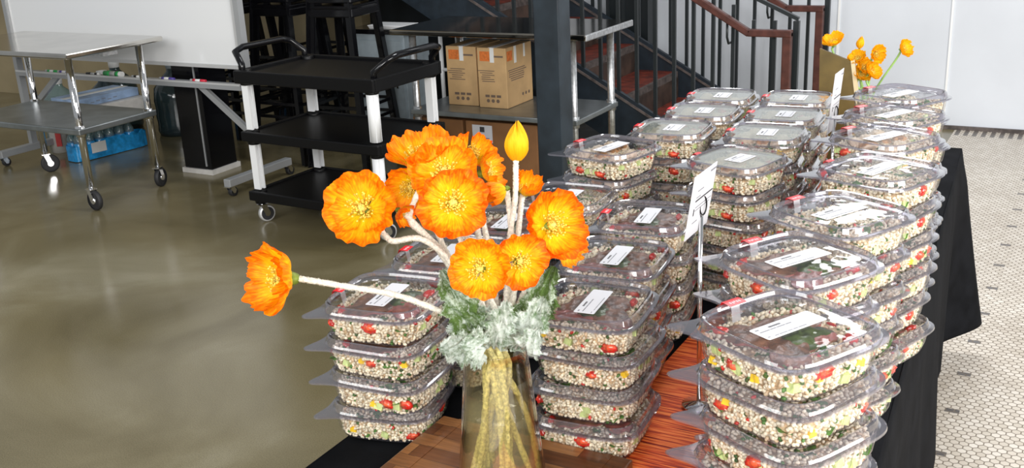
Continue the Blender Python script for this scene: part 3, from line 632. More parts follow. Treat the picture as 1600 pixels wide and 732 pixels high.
# ================================================================ BUFFET TABLE
TZ = 0.74
ft = empty('folding_table', (-0.72, 2.25, 0)); tag(ft, 'long folding table hidden under the black cloth carrying the salad boxes', 'table')
MB().box((0, 0, 0.713), (0.60, 2.4, 0.036), 'grey_frame').build('table_top', ft)
for sx in (-1, 1):
    for sy in (-1, 1): MB().tube([(sx*0.25, sy*1.05, 0), (sx*0.25, sy*1.05, 0.70)], 0.015, 'grey_frame').build('leg', ft)
def cloth():
    b = MB(); y0, y1 = 0.80, 3.69
    def xl(y): return -1.085
    def xr(y): return -0.195-0.065*(y-0.8)
    def top(u, v):
        y = y0+(y1-y0)*v; return (xl(y)+(xr(y)-xl(y))*u, y, TZ-0.0008*(sin(y*7)+1)*0.5)
    b.grid(top, 8, 24, 'black_cloth')
    def side(sgn):
        def fn(u, v):
            y = y0+(y1-y0)*v; x = xr(y) if sgn > 0 else xl(y)
            d = u**0.85; z = TZ-0.012*min(1, u*8)-(TZ-0.12)*d
            w = sin(y*5.3+0.6)*0.020+sin(y*11.7+1.2)*0.010+sin(y*23)*0.003
            ex = 0.012*min(1, u*8)+u*(w+0.008)
            # the free far corner stands away from the table
            k = math.exp(-((y-3.69)/0.10)**2); kn = math.exp(-((y-y0)/0.06)**2)
            ex = ex*(1-k)+k*(0.012*min(1, u*8)+0.10*u)-0.035*u*math.exp(-((y-3.45)/0.10)**2)*(1-v**20)
            ex = ex*(1-kn)+kn*(0.012*min(1, u*8)+0.03*u)
            return (x+sgn*ex, y+k*(0.012*min(1, u*8)+0.03*u)-kn*(0.012*min(1, u*8)+0.03*u), z)
        return fn
    b.grid(side(1), 26, 160, 'black_cloth'); b.grid(side(-1), 20, 120, 'black_cloth')
    def end(far):
        def fn(u, v):
            y = y1 if far else y0; x = xl(y)+(xr(y)-xl(y))*v; s = 1 if far else -1
            d = u**0.85; z = TZ-0.012*min(1, u*8)-(TZ-0.12)*d
            w = sin(x*17)*0.015+sin(x*31)*0.006
            kr = max(0, (v-0.85)/0.15); kl = max(0, (0.15-v)/0.15); c_ = (0.10 if far else 0.03)*u+0.012*min(1, u*8); cl = (0.10 if far else 0.03)*u+0.012*min(1, u*8)
            kk = max(kr, kl)
            return (x+kr*c_-kl*cl, y+s*(0.012*min(1, u*8)+u*((w+0.02)*(1-kk)+0.03*kk)), z)
        return fn
    b.grid(end(True), 20, 60, 'black_cloth'); b.grid(end(False), 20, 60, 'black_cloth')
    o = b.build('tablecloth'); md = o.modifiers.new('thickness', 'SOLIDIFY'); md.thickness = 0.0015; md.offset = -1
    tag(o, 'long black tablecloth draped to the floor over the buffet table', 'tablecloth')
cloth()
o = MB().box((-0.565, 2.15, TZ+0.0022), (0.24, 2.6, 0.0035), 'woven_orange').build('table_runner'); tag(o, 'woven orange-red runner lying along the black tablecloth between the salad boxes', 'table runner')
bz = TZ+0.0045
o = empty('wooden_board', (-0.765, 1.19, bz)); tag(o, 'dark butcher-block wooden board under the glass flower vase', 'board')
MB().box((0, 0, 0.011), (0.36, 0.35, 0.022), 'butcher_block').build('board_slab', o, bevel=0.003)
t = MB()
for x in (-0.14, 0.14): t.box((x, 0, 0.0225), (0.012, 0.346, 0.0008), 'butcher_block')
t.build('inlay_strip', o)

# ---------------------------------------------------------------- salad boxes
HW = 0.0985; PITCH_Z = 0.0618
def rsq(h, a, n=4.6, bulge=0.0):
    ca, sa = cos(a), sin(a); r = h/((abs(ca)**n+abs(sa)**n)**(1/n)); return r*ca, r*sa
NP = 216
def loop(h, z, n=4.6, tab=0.0, rib=0.0):
    out = []
    for k in range(NP):
        a = 2*pi*k/NP; x, y = rsq(h, a, n)
        if rib: d = 1+rib*cos(a*36)/h; x *= d; y *= d
        if tab:
            da = (a-radians(225)+pi) % (2*pi)-pi; t = math.exp(-(da/0.14)**2)*tab; x += t*cos(radians(225)); y += t*sin(radians(225))
        out.append((x, y, z))
    return out
def rings(b, loops, mats, close_in=None, close_out=None):
    for i in range(len(loops)-1):
        V = loops[i]+loops[i+1]; F = [(k, (k+1) % NP, NP+(k+1) % NP, NP+k) for k in range(NP)]
        b.add(V, F, mats[i], True)
    if close_in is not None:
        b.add(loops[0], [tuple(reversed(range(NP)))], close_in, False)
    if close_out is not None:
        b.add(loops[-1], [tuple(range(NP))], close_out, False)
def base_mesh():
    b = MB(); P, R = 'clear_plastic', 'clear_rim'
    lp = [loop(0.064, 0.0015), loop(0.0745, 0.0), loop(0.0788, 0.002), loop(0.0812, 0.007, rib=0.0008), loop(0.0838, 0.018, rib=0.0020), loop(0.0862, 0.034, rib=0.0020), loop(0.0878, 0.044, rib=0.0010), loop(0.0888, 0.0475),
          loop(0.0895, 0.050), loop(0.0985, 0.0505, tab=0.028), loop(0.0990, 0.0480, tab=0.028)]
    rings(b, lp, [R, R, P, P, P, P, P, R, R, R], close_in=P)
    return b.mesh('base')
def lid_mesh(hazy):
    b = MB(); P, R = ('fogged_plastic' if hazy else 'clear_plastic'), 'clear_rim'
    lp = [loop(0.0990, 0.0495, tab=0.030), loop(0.0985, 0.0520, tab=0.030), loop(0.0925, 0.0525), loop(0.0905, 0.0560), loop(0.0885, 0.0640), loop(0.0862, 0.0660), loop(0.0835, 0.0650), loop(0.0815, 0.0608),
          loop(0.0700, 0.0602), loop(0.040, 0.0606), loop(0.012, 0.0608)]
    rings(b, lp, [R, R, R, R, R, R, R, P, P, P], close_out=P)
    return b.mesh('lid')
BASE = base_mesh(); LID = lid_mesh(False); LIDF = lid_mesh(True)
def label_mesh(kind):
    b = MB(); z = 0.0614; Lh, Wh = 0.051, 0.0175
    if kind == 'fog': Lh, Wh = 0.034, 0.021
    def pt(u, v): return (v, u)
    V = []; n = 6; r = 0.003
    for cx, cy, a0 in ((Wh-r, Lh-r, 0), (-Wh+r, Lh-r, pi/2), (-Wh+r, -Lh+r, pi), (Wh-r, -Lh+r, 3*pi/2)):
        for k in range(n+1): a = a0+k*pi/2/n; V.append((cx+r*cos(a), cy+r*sin(a)))
    m_ = len(V); b.add([(x, y, z) for x, y in V]+[(x, y, z+0.0005) for x, y in V], [tuple(range(m_, 2*m_))]+[(k, (k+1) % m_, m_+(k+1) % m_, m_+k) for k in range(m_)], 'paper')
    return b.mesh('label_sticker')
def ink_mesh(kind):
    b = MB(); z = 0.0620; rg = random.Random(5); Lh, Wh = (0.034, 0.021) if kind == 'fog' else (0.051, 0.0175)
    def word(x, y0, n, h, m='ink'):
        y = y0
        for _ in range(n):
            w = rg.uniform(0.35, 0.8)*h*0.9; b.box((x, y+w/2, z), (h*rg.uniform(0.8, 1.15), w, 0.0002), m); y += w+h*0.25
        return y
    word(-Wh*0.62, -Lh*0.90, 3, 0.0024, 'grey_ink'); word(-Wh*0.56, -Lh*0.48, 8, 0.0034)
    y = -Lh*0.88
    for k in range(4): w_ = rg.uniform(0.008, 0.018); b.box((-Wh*0.20, y+w_/2, z), (0.0018, w_, 0.0002), 'grey_ink'); y += w_+0.0015
    y = -Lh*0.70
    for k in range(5): w_ = rg.uniform(0.006, 0.014); b.box((Wh*0.72, y+w_/2, z), (0.0013, w_, 0.0002), 'grey_ink'); y += w_+0.0015
    word(Wh*0.65, -Lh*0.92, 3, 0.0016, 'grey_ink')
    return b.mesh('printed_text')
LAB = {k: (label_mesh(k), ink_mesh(k)) for k in ('near', 'fog')}
def seal_mesh():
    """red paper seal folded over the lid edge, its clear tail running down into the recess"""
    b = MB(); w = 0.0145
    path = [(-0.1000, 0.0520), (-0.0945, 0.0540), (-0.0912, 0.0668), (-0.0860, 0.0673), (-0.0730, 0.0664)]
    def f(u, v):
        s = u*(len(path)-1); i = min(int(s), len(path)-2); t = s-i
        return (path[i][0]*(1-t)+path[i+1][0]*t, -0.012+w*(2*v-1), path[i][1]*(1-t)+path[i+1][1]*t+0.0006)
    b.grid(f, 16, 2, 'red_seal', smooth=True)
    return b.mesh('red_seal')
def seal_long():
    b = MB(); w = 0.010
    path = [(-0.0885, 0.020), (-0.0925, 0.034), (-0.1005, 0.0470), (-0.1012, 0.0530), (-0.0945, 0.0545), (-0.0905, 0.0672), (-0.0860, 0.0675), (-0.0800, 0.0662)]
    def f(u, v):
        s = u*(len(path)-1); i = min(int(s), len(path)-2); t = s-i
        return (path[i][0]*(1-t)+path[i+1][0]*t, -0.030+w*(2*v-1), path[i][1]*(1-t)+path[i+1][1]*t+0.0006)
    b.grid(f, 24, 2, 'red_seal', smooth=True); return b.mesh('red_seal')
def seal_text(long=False):
    b = MB(); rg = random.Random(3)
    for k in range(5):
        y = -0.0205+k*0.0038
        if long: b.box((-0.0925+k*0.0010, -0.036+0.001*k, 0.0265+0.0032*k), (0.0012, 0.0075, 0.0022), 'paper')
        else: b.box((-0.0815+0.0016*sin(k*2.2), y+0.001, 0.0676), (0.0046, 0.0017, 0.0003), 'paper')
    return b.mesh('printed_text')
def tail_mesh():
    b = MB(); w = 0.0075
    def f(u, v): return (-0.0805+0.004*u, -0.012+w*(2*v-1), 0.0655-0.024*u)
    b.grid(f, 4, 2, 'tail_film', smooth=True); return b.mesh('clear_tail')
clear('tail_film', (0.8, 0.8, 0.82), haze=0.45, hazecol=(0.85, 0.85, 0.88), edge=0.3)
SEAL, SEALT, SEALL, SEALLT, TAIL = seal_mesh(), seal_text(), seal_long(), seal_text(True), tail_mesh()

# salad: a core, thousands of pearled grains pressed against the clear walls, bits of vegetable
def ico(nu=6, nv=4):
    V = [(0, 0, 1)]; F = []
    for i in range(1, nv):
        for k in range(nu): t = pi*i/nv; a = 2*pi*(k+0.5*(i % 2))/nu; V.append((sin(t)*cos(a), sin(t)*sin(a), cos(t)))
    V.append((0, 0, -1)); n = len(V)
    for k in range(nu): F.append((0, 1+k, 1+(k+1) % nu)); F.append((n-1, n-1-nu+(k+1) % nu, n-1-nu+k))
    for i in range(nv-2):
        for k in range(nu):
            a = 1+i*nu+k; b = 1+i*nu+(k+1) % nu; F.append((a, a+nu, b)); F.append((b, a+nu, b+nu))
    return np.array(V), np.array(F)
IV, IF = ico()
def salad_top(x, y, hp):
    return hp+0.004*sin(x*55+1)*cos(y*47)+0.005*math.exp(-(x*x+y*y)/0.0022)
def wall_hw(z): return 0.0778+0.0026*min(1, z/0.006)+max(0, z-0.006)*0.165
def grains_mesh(seed, hp, top_grain=1.0, holes=()):
    rng = np.random.default_rng(seed); C = []
    for z in np.arange(0.0050, hp-0.001, 0.0052):
        h = wall_hw(z)-0.0032; n = int(h*7.2/0.0060)
        for k in range(n):
            a = 2*pi*(k+rng.random()*0.8)/n; q = 0.0006*rng.random()
            x, y = rsq(h-q, a); C.append((x, y, z+rng.normal()*0.0009))
        for k in range(n//2):
            a = 2*pi*rng.random(); x, y = rsq(h-0.0035, a); C.append((x, y, z+rng.normal()*0.0012))
    h = wall_hw(hp)-0.003; g = int(2*h/0.0063)
    for i in range(g+1):
        for j in range(g+1):
            if rng.random() > top_grain: continue
            x = -h+2*h*(i+rng.random()*0.7)/g; y = -h+2*h*(j+rng.random()*0.7)/g
            if abs(x)**4.6+abs(y)**4.6 > h**4.6: continue
            C.append((x, y, salad_top(x, y, hp)+rng.normal()*0.0011))
    C = np.array(C)
    for (hx_, hy_, hz_, hr_) in holes: C = C[((C-np.array([hx_, hy_, hz_]))**2).sum(1) > hr_*hr_]
    n = len(C)
    S = np.stack([rng.uniform(0.0026, 0.0034, n), rng.uniform(0.0024, 0.0031, n), rng.uniform(0.0032, 0.0044, n)], 1)
    ax = rng.normal(size=(n, 3)); ax /= np.linalg.norm(ax, axis=1, keepdims=True)
    t = np.cross(ax, rng.normal(size=(n, 3))); t /= np.linalg.norm(t, axis=1, keepdims=True); s = np.cross(ax, t)
    R = np.stack([t, s, ax], 2)                                # columns
    V = np.einsum('nij,vj->nvi', R*S[:, None, :], IV)+C[:, None, :]
    nv = len(IV); F = (IF[None]+np.arange(n)[:, None, None]*nv).reshape(-1, 3)
    me = bpy.data.meshes.new('grains'); me.vertices.add(n*nv); me.vertices.foreach_set('co', V.reshape(-1).astype(np.float32))
    me.loops.add(len(F)*3); me.loops.foreach_set('vertex_index', F.reshape(-1).astype(np.int32))
    me.polygons.add(len(F)); me.polygons.foreach_set('loop_start', np.arange(0, len(F)*3, 3, dtype=np.int32)); me.polygons.foreach_set('loop_total', np.full(len(F), 3, dtype=np.int32))
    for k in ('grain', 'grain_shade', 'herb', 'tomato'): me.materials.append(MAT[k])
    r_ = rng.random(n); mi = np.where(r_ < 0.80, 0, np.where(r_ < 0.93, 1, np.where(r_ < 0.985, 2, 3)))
    me.polygons.foreach_set('material_index', np.repeat(mi, len(IF)).astype(np.int32)); me.polygons.foreach_set('use_smooth', np.ones(len(F), dtype=bool))
    me.update(); me.validate(); return me
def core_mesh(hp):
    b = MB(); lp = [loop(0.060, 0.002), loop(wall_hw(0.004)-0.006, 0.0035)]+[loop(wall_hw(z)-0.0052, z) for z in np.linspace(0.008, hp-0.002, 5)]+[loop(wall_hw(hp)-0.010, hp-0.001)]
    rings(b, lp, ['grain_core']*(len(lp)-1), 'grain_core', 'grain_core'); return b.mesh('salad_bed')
def blob(b, c, s, m, seed, nu=9, nv=6, rot=0.0, jag=0.22):
    V, F = ico(nu, nv); rg = np.random.default_rng(seed); k = 1+rg.normal(size=len(V))*jag*0.5; V = V*k[:, None]*np.array(s)
    b.add([(c[0]+v[0]*cos(rot)-v[1]*sin(rot), c[1]+v[0]*sin(rot)+v[1]*cos(rot), c[2]+v[2]) for v in V], [tuple(f) for f in F], m, True)
def tomato_mesh(seed, s=1.0):
    b = MB(); blob(b, (0, 0, 0), (0.0125*s, 0.0060*s, 0.0075*s), 'tomato', seed, 12, 8, jag=0.22)
    blob(b, (0.001, -0.0025, 0.001*s), (0.0095*s, 0.0048*s, 0.0055*s), 'tomato_pulp', seed+9, 10, 6, jag=0.2); return b.mesh('tomato_piece')
def cuke_mesh(seed):
    b = MB(); b.box((0, 0, 0), (0.0125, 0.0095, 0.010), 'cucumber', top=0.9); b.box((0, 0.0052, 0), (0.0125, 0.0016, 0.010), 'cucumber_skin'); return b.mesh('cucumber_piece')
def pepper_mesh(seed):
    b = MB(); b.box((0, 0, 0), (0.011, 0.008, 0.0075), 'yellow_pepper', top=0.8); return b.mesh('pepper_piece')
def leafbit_mesh(seed):
    rg = random.Random(seed); b = MB()
    def f(u, v): q = (v-0.5)*2; w = 0.007*sin(pi*min(1, u*0.95+0.03))**0.7; return (0.024*(u-0.5), q*w, 0.002*sin(u*7+seed)+0.0025*abs(q)*cos(u*9))
    b.grid(f, 8, 6, 'herb'); return b.mesh('herb_leaf')
def slab_mesh(seed, L_, W_, T_, m1, m2):
    rg = np.random.default_rng(seed); ph = rg.uniform(0, 6, 6)
    b = MB(); nu, nv = 18, 12
    def sh(u, v, s):
        a = (u-0.5)*2; c = (v-0.5)*2; k = sqrt(max(0, 1-abs(a)**2.6)); 
        x = a*L_/2*(1+0.05*sin(c*4+ph[0])); y = c*W_/2*(0.35+0.65*k)*(1+0.10*sin(a*5+ph[1]))
        ed = (1-abs(a)**4)*(1-abs(c)**4)
        return (x, y, s*T_/2*(0.3+0.7*ed)+0.0018*sin(a*9+ph[2])*cos(c*7+ph[3])+0.006*(a*a)*-0.6)
    b.grid(lambda u, v: sh(u, v, 1), nu, nv, m1); b.grid(lambda u, v: sh(1-u, v, -1), nu, nv, m2)
    for v in (0, 1):
        b.grid(lambda u, t, v=v: tuple(np.array(sh(u, v, 1))*(1-t)+np.array(sh(u, v, -1))*t), nu, 2, m2)
    for u in (0, 1):
        b.grid(lambda v, t, u=u: tuple(np.array(sh(u, v, 1))*(1-t)+np.array(sh(u, v, -1))*t), nv, 2, m2)
    return b.mesh('slice')
def mound_mesh(seed, R, H_, m):
    rg = np.random.default_rng(seed); ph = rg.uniform(0, 6, 4); b = MB()
    def f(u, v):
        a = 2*pi*v; r = R*u*(1+0.18*sin(3*a+ph[0])+0.1*sin(5*a+ph[1])); return (r*cos(a), r*sin(a)*1.2, H_*(1-u**2)+0.0015*sin(r*400+ph[2])*cos(a*4))
    b.grid(f, 12, 36, m); return b.mesh('mound')
TOM = [tomato_mesh(i) for i in range(3)]; CUK = [cuke_mesh(0)]; PEP = [pepper_mesh(0)]; HRB = [leafbit_mesh(i) for i in range(2)]
STK = [slab_mesh(i, 0.100, 0.052, 0.011, 'steak', 'steak_rare') for i in range(3)]+[slab_mesh(7, 0.085, 0.045, 0.010, 'steak_rare', 'steak')]
CHK = [slab_mesh(20+i, 0.036, 0.026, 0.016, ('chicken', 'chicken_brown', 'chicken')[i], 'chicken') for i in range(3)]
SAUCE = [mound_mesh(i, 0.036, 0.0105, 'herb_sauce') for i in range(2)]
def mobj(name, me, parent, loc, rot=(0, 0, 0), sc=None):
    o = bpy.data.objects.new(name, me); COL.objects.link(o); o.parent = parent; o.location = loc; o.rotation_euler = rot
    if sc: o.scale = (sc, sc, sc)
    return o
def salad_proto(seed, style):
    rg = random.Random(seed); hp = {'steak': 0.038, 'plain': 0.035, 'chicken': 0.037}[style]; holes = []
    o = empty('grain_salad', (0, 0, 0)); o['kind'] = 'stuff'
    mobj('salad_bed', core_mesh(hp), o, (0, 0, 0))
    def wallpos(z):
        a = rg.random()*2*pi; x, y = rsq(wall_hw(z)-0.0050, a); return (x, y, z), a
    def put(name, mes, n, off=0):
        for _ in range(n):
            z = rg.uniform(0.012, hp-0.004); p, a = wallpos(z); holes.append((*p, off)); side = round(a/(pi/2))*pi/2
            mobj(name, rg.choice(mes), o, p, (rg.uniform(-.3, .3), rg.uniform(-.3, .3), side+rg.uniform(-.3, .3)+pi/2), rg.uniform(0.95, 1.3))
    put('tomato_piece', TOM, 3, 0.0075); put('cucumber_piece', CUK, 6, 0.0075); put('pepper_piece', PEP, 4 if style == 'steak' else 2, 0.006); put('herb_leaf', HRB, 4, 0.004)
    mobj('grains', grains_mesh(seed, hp, 0.95, holes), o, (0, 0, 0))['kind'] = 'stuff'
    for _ in range(5 if style == 'steak' else 8):
        x, y = rg.uniform(-.06, .06), rg.uniform(-.06, .06); mobj('herb_leaf', rg.choice(HRB), o, (x, y, salad_top(x, y, hp)+0.004), (rg.uniform(-.4, .4), rg.uniform(-.4, .4), rg.uniform(0, 6)))
    if style == 'steak':
        for k, (x, y, r) in enumerate(((-0.028, 0.022, 1.2), (0.024, 0.018, 1.7), (-0.018, -0.036, 0.3), (0.034, -0.026, 2.4))):
            mobj('steak_slice', STK[(k+seed) % 4], o, (x+rg.uniform(-.006, .006), y+rg.uniform(-.006, .006), hp+0.0058+0.0008*k), (rg.uniform(-.1, .1), rg.uniform(-.1, .1), r))
        mobj('herb_sauce', SAUCE[seed % 2], o, (rg.uniform(.008, .022), rg.uniform(-.02, .01), hp+0.0065))
        put2 = [(0.055, 0.05), (-0.058, -0.055), (0.06, -0.058)]
        for (x, y) in put2[:2]: mobj('tomato_piece', rg.choice(TOM), o, (x, y, hp+0.006), (0.4, 0.3, rg.uniform(0, 6)))
    elif style == 'chicken':
        for k in range(8):
            x, y = ((k % 3)-1)*0.043+rg.uniform(-.008, .008), ((k//3)-1)*0.043+rg.uniform(-.008, .008)
            mobj('chicken_piece', CHK[k % 3], o, (x, y, hp+0.0095), (rg.uniform(-.25, .25), rg.uniform(-.25, .25), rg.uniform(0, 6)))
    return o
PROTO = {'steak': [salad_proto(i, 'steak') for i in range(3)], 'plain': [salad_proto(10+i, 'plain') for i in range(3)], 'chicken': [salad_proto(20+i, 'chicken') for i in range(3)]}
USED = set()
def box_proto(kind):
    o = empty('salad_box', (0, 0, 0)); mobj('base', BASE, o, (0, 0, 0)); mobj('lid', LIDF if kind == 'fog' else LID, o, (0, 0, 0)); return o
BP = {k: box_proto(k) for k in ('clear', 'fog')}
ORD = ['nearest', 'second nearest', 'third nearest', 'fourth nearest', 'fifth nearest', 'third farthest', 'second farthest', 'farthest']
def layer_name(j, n):
    k = n-1-j
    if k == 0: return 'topmost'
    if j == 0: return 'bottom one'
    return {1: 'second from the top', 2: 'third from the top', 3: 'fourth from the top', 4: 'fifth from the top'}[k]
def stack(row, order, x, y, deg, n, style, hazy=False, sealkind='short', z0=None, jit=None, topdeg=None):
    rg = random.Random(int(abs(x*1000+y*777)))
    zb = bz if z0 is None else z0
    for j in range(n):
        top = j == n-1
        a = radians(deg)+(0 if top else radians(rg.uniform(-5, 5))); dx, dy = (0, 0) if top else (rg.uniform(-.007, .007), rg.uniform(-.006, .006))
        if top and topdeg is not None: a = radians(topdeg)
        z = zb+PITCH_Z*j; kind = 'fog' if (hazy and top) else 'clear'
        o = copy_tree(BP[kind]); o.location = (x+dx, y+dy, z); o.rotation_euler = (0, 0, a)
        ln = layer_name(j, n); place = '%s stack of %s' % (order, row)
        tag(o, 'clear salad box, %s, in the %s' % (ln.replace(' one', ''), place), 'salad box', 'stacked clear salad boxes on the black table')
        if top:
            k = 'fog' if hazy else 'near'
            s = mobj('label_sticker', LAB[k][0], o, (0.004, -0.004 if not hazy else 0.004, 0)); s['label'] = 'white printed label sticker'
            mobj('printed_text', LAB[k][1], s, (0, 0, 0))
            if sealkind == 'long': s = mobj('red_seal', SEALL, o, (0, 0, 0)); mobj('printed_text', SEALLT, s, (0, 0, 0))
            else: s = mobj('red_seal', SEAL, o, (0, 0, 0)); mobj('printed_text', SEALT, s, (0, 0, 0)); mobj('clear_tail', TAIL, o, (0, 0, 0))
            s['label'] = 'red seal with white lettering'
        st_ = style if (top or style == 'chicken') else rg.choice(['plain', 'steak', 'plain'])
        src = rg.choice(PROTO[st_]); rot = a+(0 if top else rg.choice((0, 1, 2, 3))*pi/2)
        q = copy_tree(src); q.location = (x+dx, y+dy, z+0.0012); q.rotation_euler = (0, 0, rot); USED.add(src.name)
        food = {'steak': 'barley salad with steak', 'plain': 'plain barley salad', 'chicken': 'barley salad with chicken'}[st_]
        tag(q, '%s in the box %s, %s' % (food, ln.replace(' one', ''), place), 'salad', 'salads inside the clear boxes', 'stuff')
ROWR, ROWM, ROWL = 'the tiled-floor row', 'the middle row', 'the concrete-floor row'
for i, (x, y, d, n, s, sk) in enumerate([(-0.306, 1.205, -28, 6, 'steak', 'short'), (-0.357, 1.448, -30, 6, 'steak', 'short'), (-0.353, 1.690, -27, 6, 'plain', 'short'), (-0.346, 1.975, -20, 6, 'plain', 'long'),
        (-0.383, 2.235, -27, 6, 'chicken', 'short'), (-0.404, 2.458, -27, 6, 'plain', 'short'), (-0.431, 2.690, -27, 6, 'plain', 'short')]):
    stack(ROWR, ['nearest', 'second nearest', 'third nearest', 'middle', 'third farthest', 'second farthest', 'farthest'][i], x, y, d, n, s, False, sk)
for i, (x, y, d, n, s, hazy, sk) in enumerate([(-0.692, 1.452, 6, 4, 'steak', False, 'short'), (-0.747, 1.672, 6, 4, 'steak', False, 'short'), (-0.785, 1.915, 8, 4, 'steak', False, 'short'), (-0.680, 2.185, -14, 5, 'chicken', True, 'long'),
        (-0.692, 2.440, 4, 5, 'chicken', True, 'short'), (-0.706, 2.650, 4, 5, 'chicken', True, 'short'), (-0.728, 2.862, 4, 5, 'chicken', True, 'short')]):
    stack(ROWM, ['nearest', 'second nearest', 'third nearest', 'middle', 'third farthest', 'second farthest', 'farthest'][i], x, y, d, n, s, hazy, sk)
for i, (x, y, d, n, s, hazy) in enumerate([(-1.030, 1.345, 9, 4, 'steak', False), (-1.045, 1.565, 9, 4, 'steak', False), (-1.040, 1.780, 8, 4, 'steak', False), (-1.000, 1.985, 4, 4, 'plain', False),
        (-0.990, 2.200, -12, 5, 'chicken', False), (-0.922, 2.420, 5, 5, 'chicken', True), (-0.917, 2.632, 5, 5, 'chicken', True), (-0.936, 2.840, 5, 5, 'chicken', True)]):
    stack(ROWL, ORD[i], x, y, d, n, s, hazy)
for lst in PROTO.values():
    for o in lst:
        for c in list(o.children): bpy.data.objects.remove(c)
        bpy.data.objects.remove(o)
for o in BP.values():
    for c in list(o.children): bpy.data.objects.remove(c)
    bpy.data.objects.remove(o)

# ---------------------------------------------------------------- sign holders
def sign(x, y, ztop, w, h, ang, tilt, lbl, base_lbl):
    o = empty('sign_holder', (x, y, bz)); tag(o, base_lbl, 'sign holder', 'table sign holders')
    MB().lathe([(0, 0), (0.030, 0), (0.030, 0.006), (0.006, 0.010), (0.004, 0.012)], 'chrome', 24).build('base_disc', o)
    H = ztop-bz
    MB().tube([(0, 0, 0.01), (0, 0, H)], 0.0042, 'chrome', n=12).build('post', o)
    ring = [(0.004+0.002*sin(a), 0.011*sin(a), H+0.014-0.016*cos(a)) for a in np.linspace(0, 2*pi, 26)]
    MB().tube(ring, 0.0014, 'black_metal', n=6, caps=False).build('clip_ring', o)
    c = empty('sign_card', (x, y, ztop)); tag(c, lbl, 'sign'); c.rotation_euler = (radians(0), radians(tilt), radians(ang))
    ux, uy = 0, 1
    MB().box((0, -0.012, h/2-0.030), (0.0012, w, h), 'paper').build('card', c)
    t = MB(); rg = random.Random(2); X = 0.0009
    def line(z, y0, y1, th, m='grey_ink'): t.box((X, (y0+y1)/2, z), (0.0004, abs(y1-y0), th), m)
    cz = h/2-0.030
    line(cz+h*0.42, w*0.12, w*0.38, 0.0030); line(cz+h*0.22, -w*0.36, -w*0.1, 0.0016); line(cz+h*0.12, -w*0.38, -w*0.2, 0.0014); line(cz+h*0.07, -w*0.40, w*0.36, 0.0026, 'ink')
    line(cz-h*0.04, -w*0.36, w*0.34, 0.0012); line(cz-h*0.09, -w*0.36, w*0.28, 0.0012); t.box((X, -w*0.41, cz-h*0.10), (0.0004, 0.004, 0.012), 'ink'); line(cz-h*0.28, -w*0.40, -w*0.18, 0.0014)
    t.build('printed_text', c)
sign(-0.564, 1.615, 1.108, 0.110, 0.112, 0, 9, 'white printed menu card leaning on the near sign holder above the boxes', 'slim chrome sign holder between the nearest stacks of boxes')
sign(-0.568, 2.60, 1.062, 0.090, 0.150, 0, 5, 'white printed menu card on the far sign holder beside the gold-brown panel', 'slim chrome sign holder near the far end of the table')
# upright board at the far end
o = empty('display_panel', (-0.715, 3.33, bz), radians(4)); tag(o, 'gold-brown display panel seen from behind at the far table end', 'panel')
t = MB(); V = [(-0.055, -0.006, 0), (0.085, -0.006, 0), (0.030, -0.006, 0.335), (-0.065, -0.006, 0.372)]
t.add(V+[(x, 0.006, z) for x, y, z in V], [(0, 1, 2, 3), (7, 6, 5, 4), (0, 4, 5, 1), (1, 5, 6, 2), (2, 6, 7, 3), (3, 7, 4, 0)], 'gold_board'); t.build('panel_board', o)
t = MB(); t.beam((0.090, 0, 0.0), (0.035, 0, 0.337), 0.012, 0.014, 'board_edge', up=(0, 1, 0)); t.build('edge_strip', o)
t = MB(); t.beam((-0.02, 0.11, 0), (-0.02, 0.006, 0.30), 0.012, 0.008, 'gold_board', up=(0, 1, 0)); t.build('rear_strut', o)

# ================================================================ FLOWERS
def basis(n):
    n = Vector(n).normalized(); a = n.orthogonal().normalized(); return a, n.cross(a), n
def petal(C, A, B, Nn, R, ang, wid, cup, seed, lift):
    rg = random.Random(seed); ph = [rg.uniform(0, 6.28) for _ in range(8)]; fr = [rg.uniform(5, 9), rg.uniform(11, 17), rg.uniform(24, 34)]
    def f(u, v):
        q = 2*v-1; w = wid*(0.40+0.60*min(1, u*2.0)**0.6)
        th = ang+q*w
        edge = 1-0.16*abs(q)**3+0.035*sin(q*fr[0]+ph[0])+0.028*sin(q*fr[1]+ph[1])
        rho = R*(0.06+0.94*u)*(edge*u+(1-u))
        h = R*(cup*(u**1.5)+lift*(0.2+u))
        ruf = u*u*R*(0.075*sin(q*fr[0]*0.9+ph[2])+0.05*sin(q*fr[1]+ph[3]))+u*R*0.019*sin(q*fr[2]*1.5+ph[4]+2*sin(q*5+u*3))+R*0.03*u*sin(u*7+ph[5]+q*2)
        curl = 1-0.32*cup*u*u
        p = C+A*(rho*curl*cos(th))+B*(rho*curl*sin(th))+Nn*(h+ruf)
        return tuple(p)
    return f
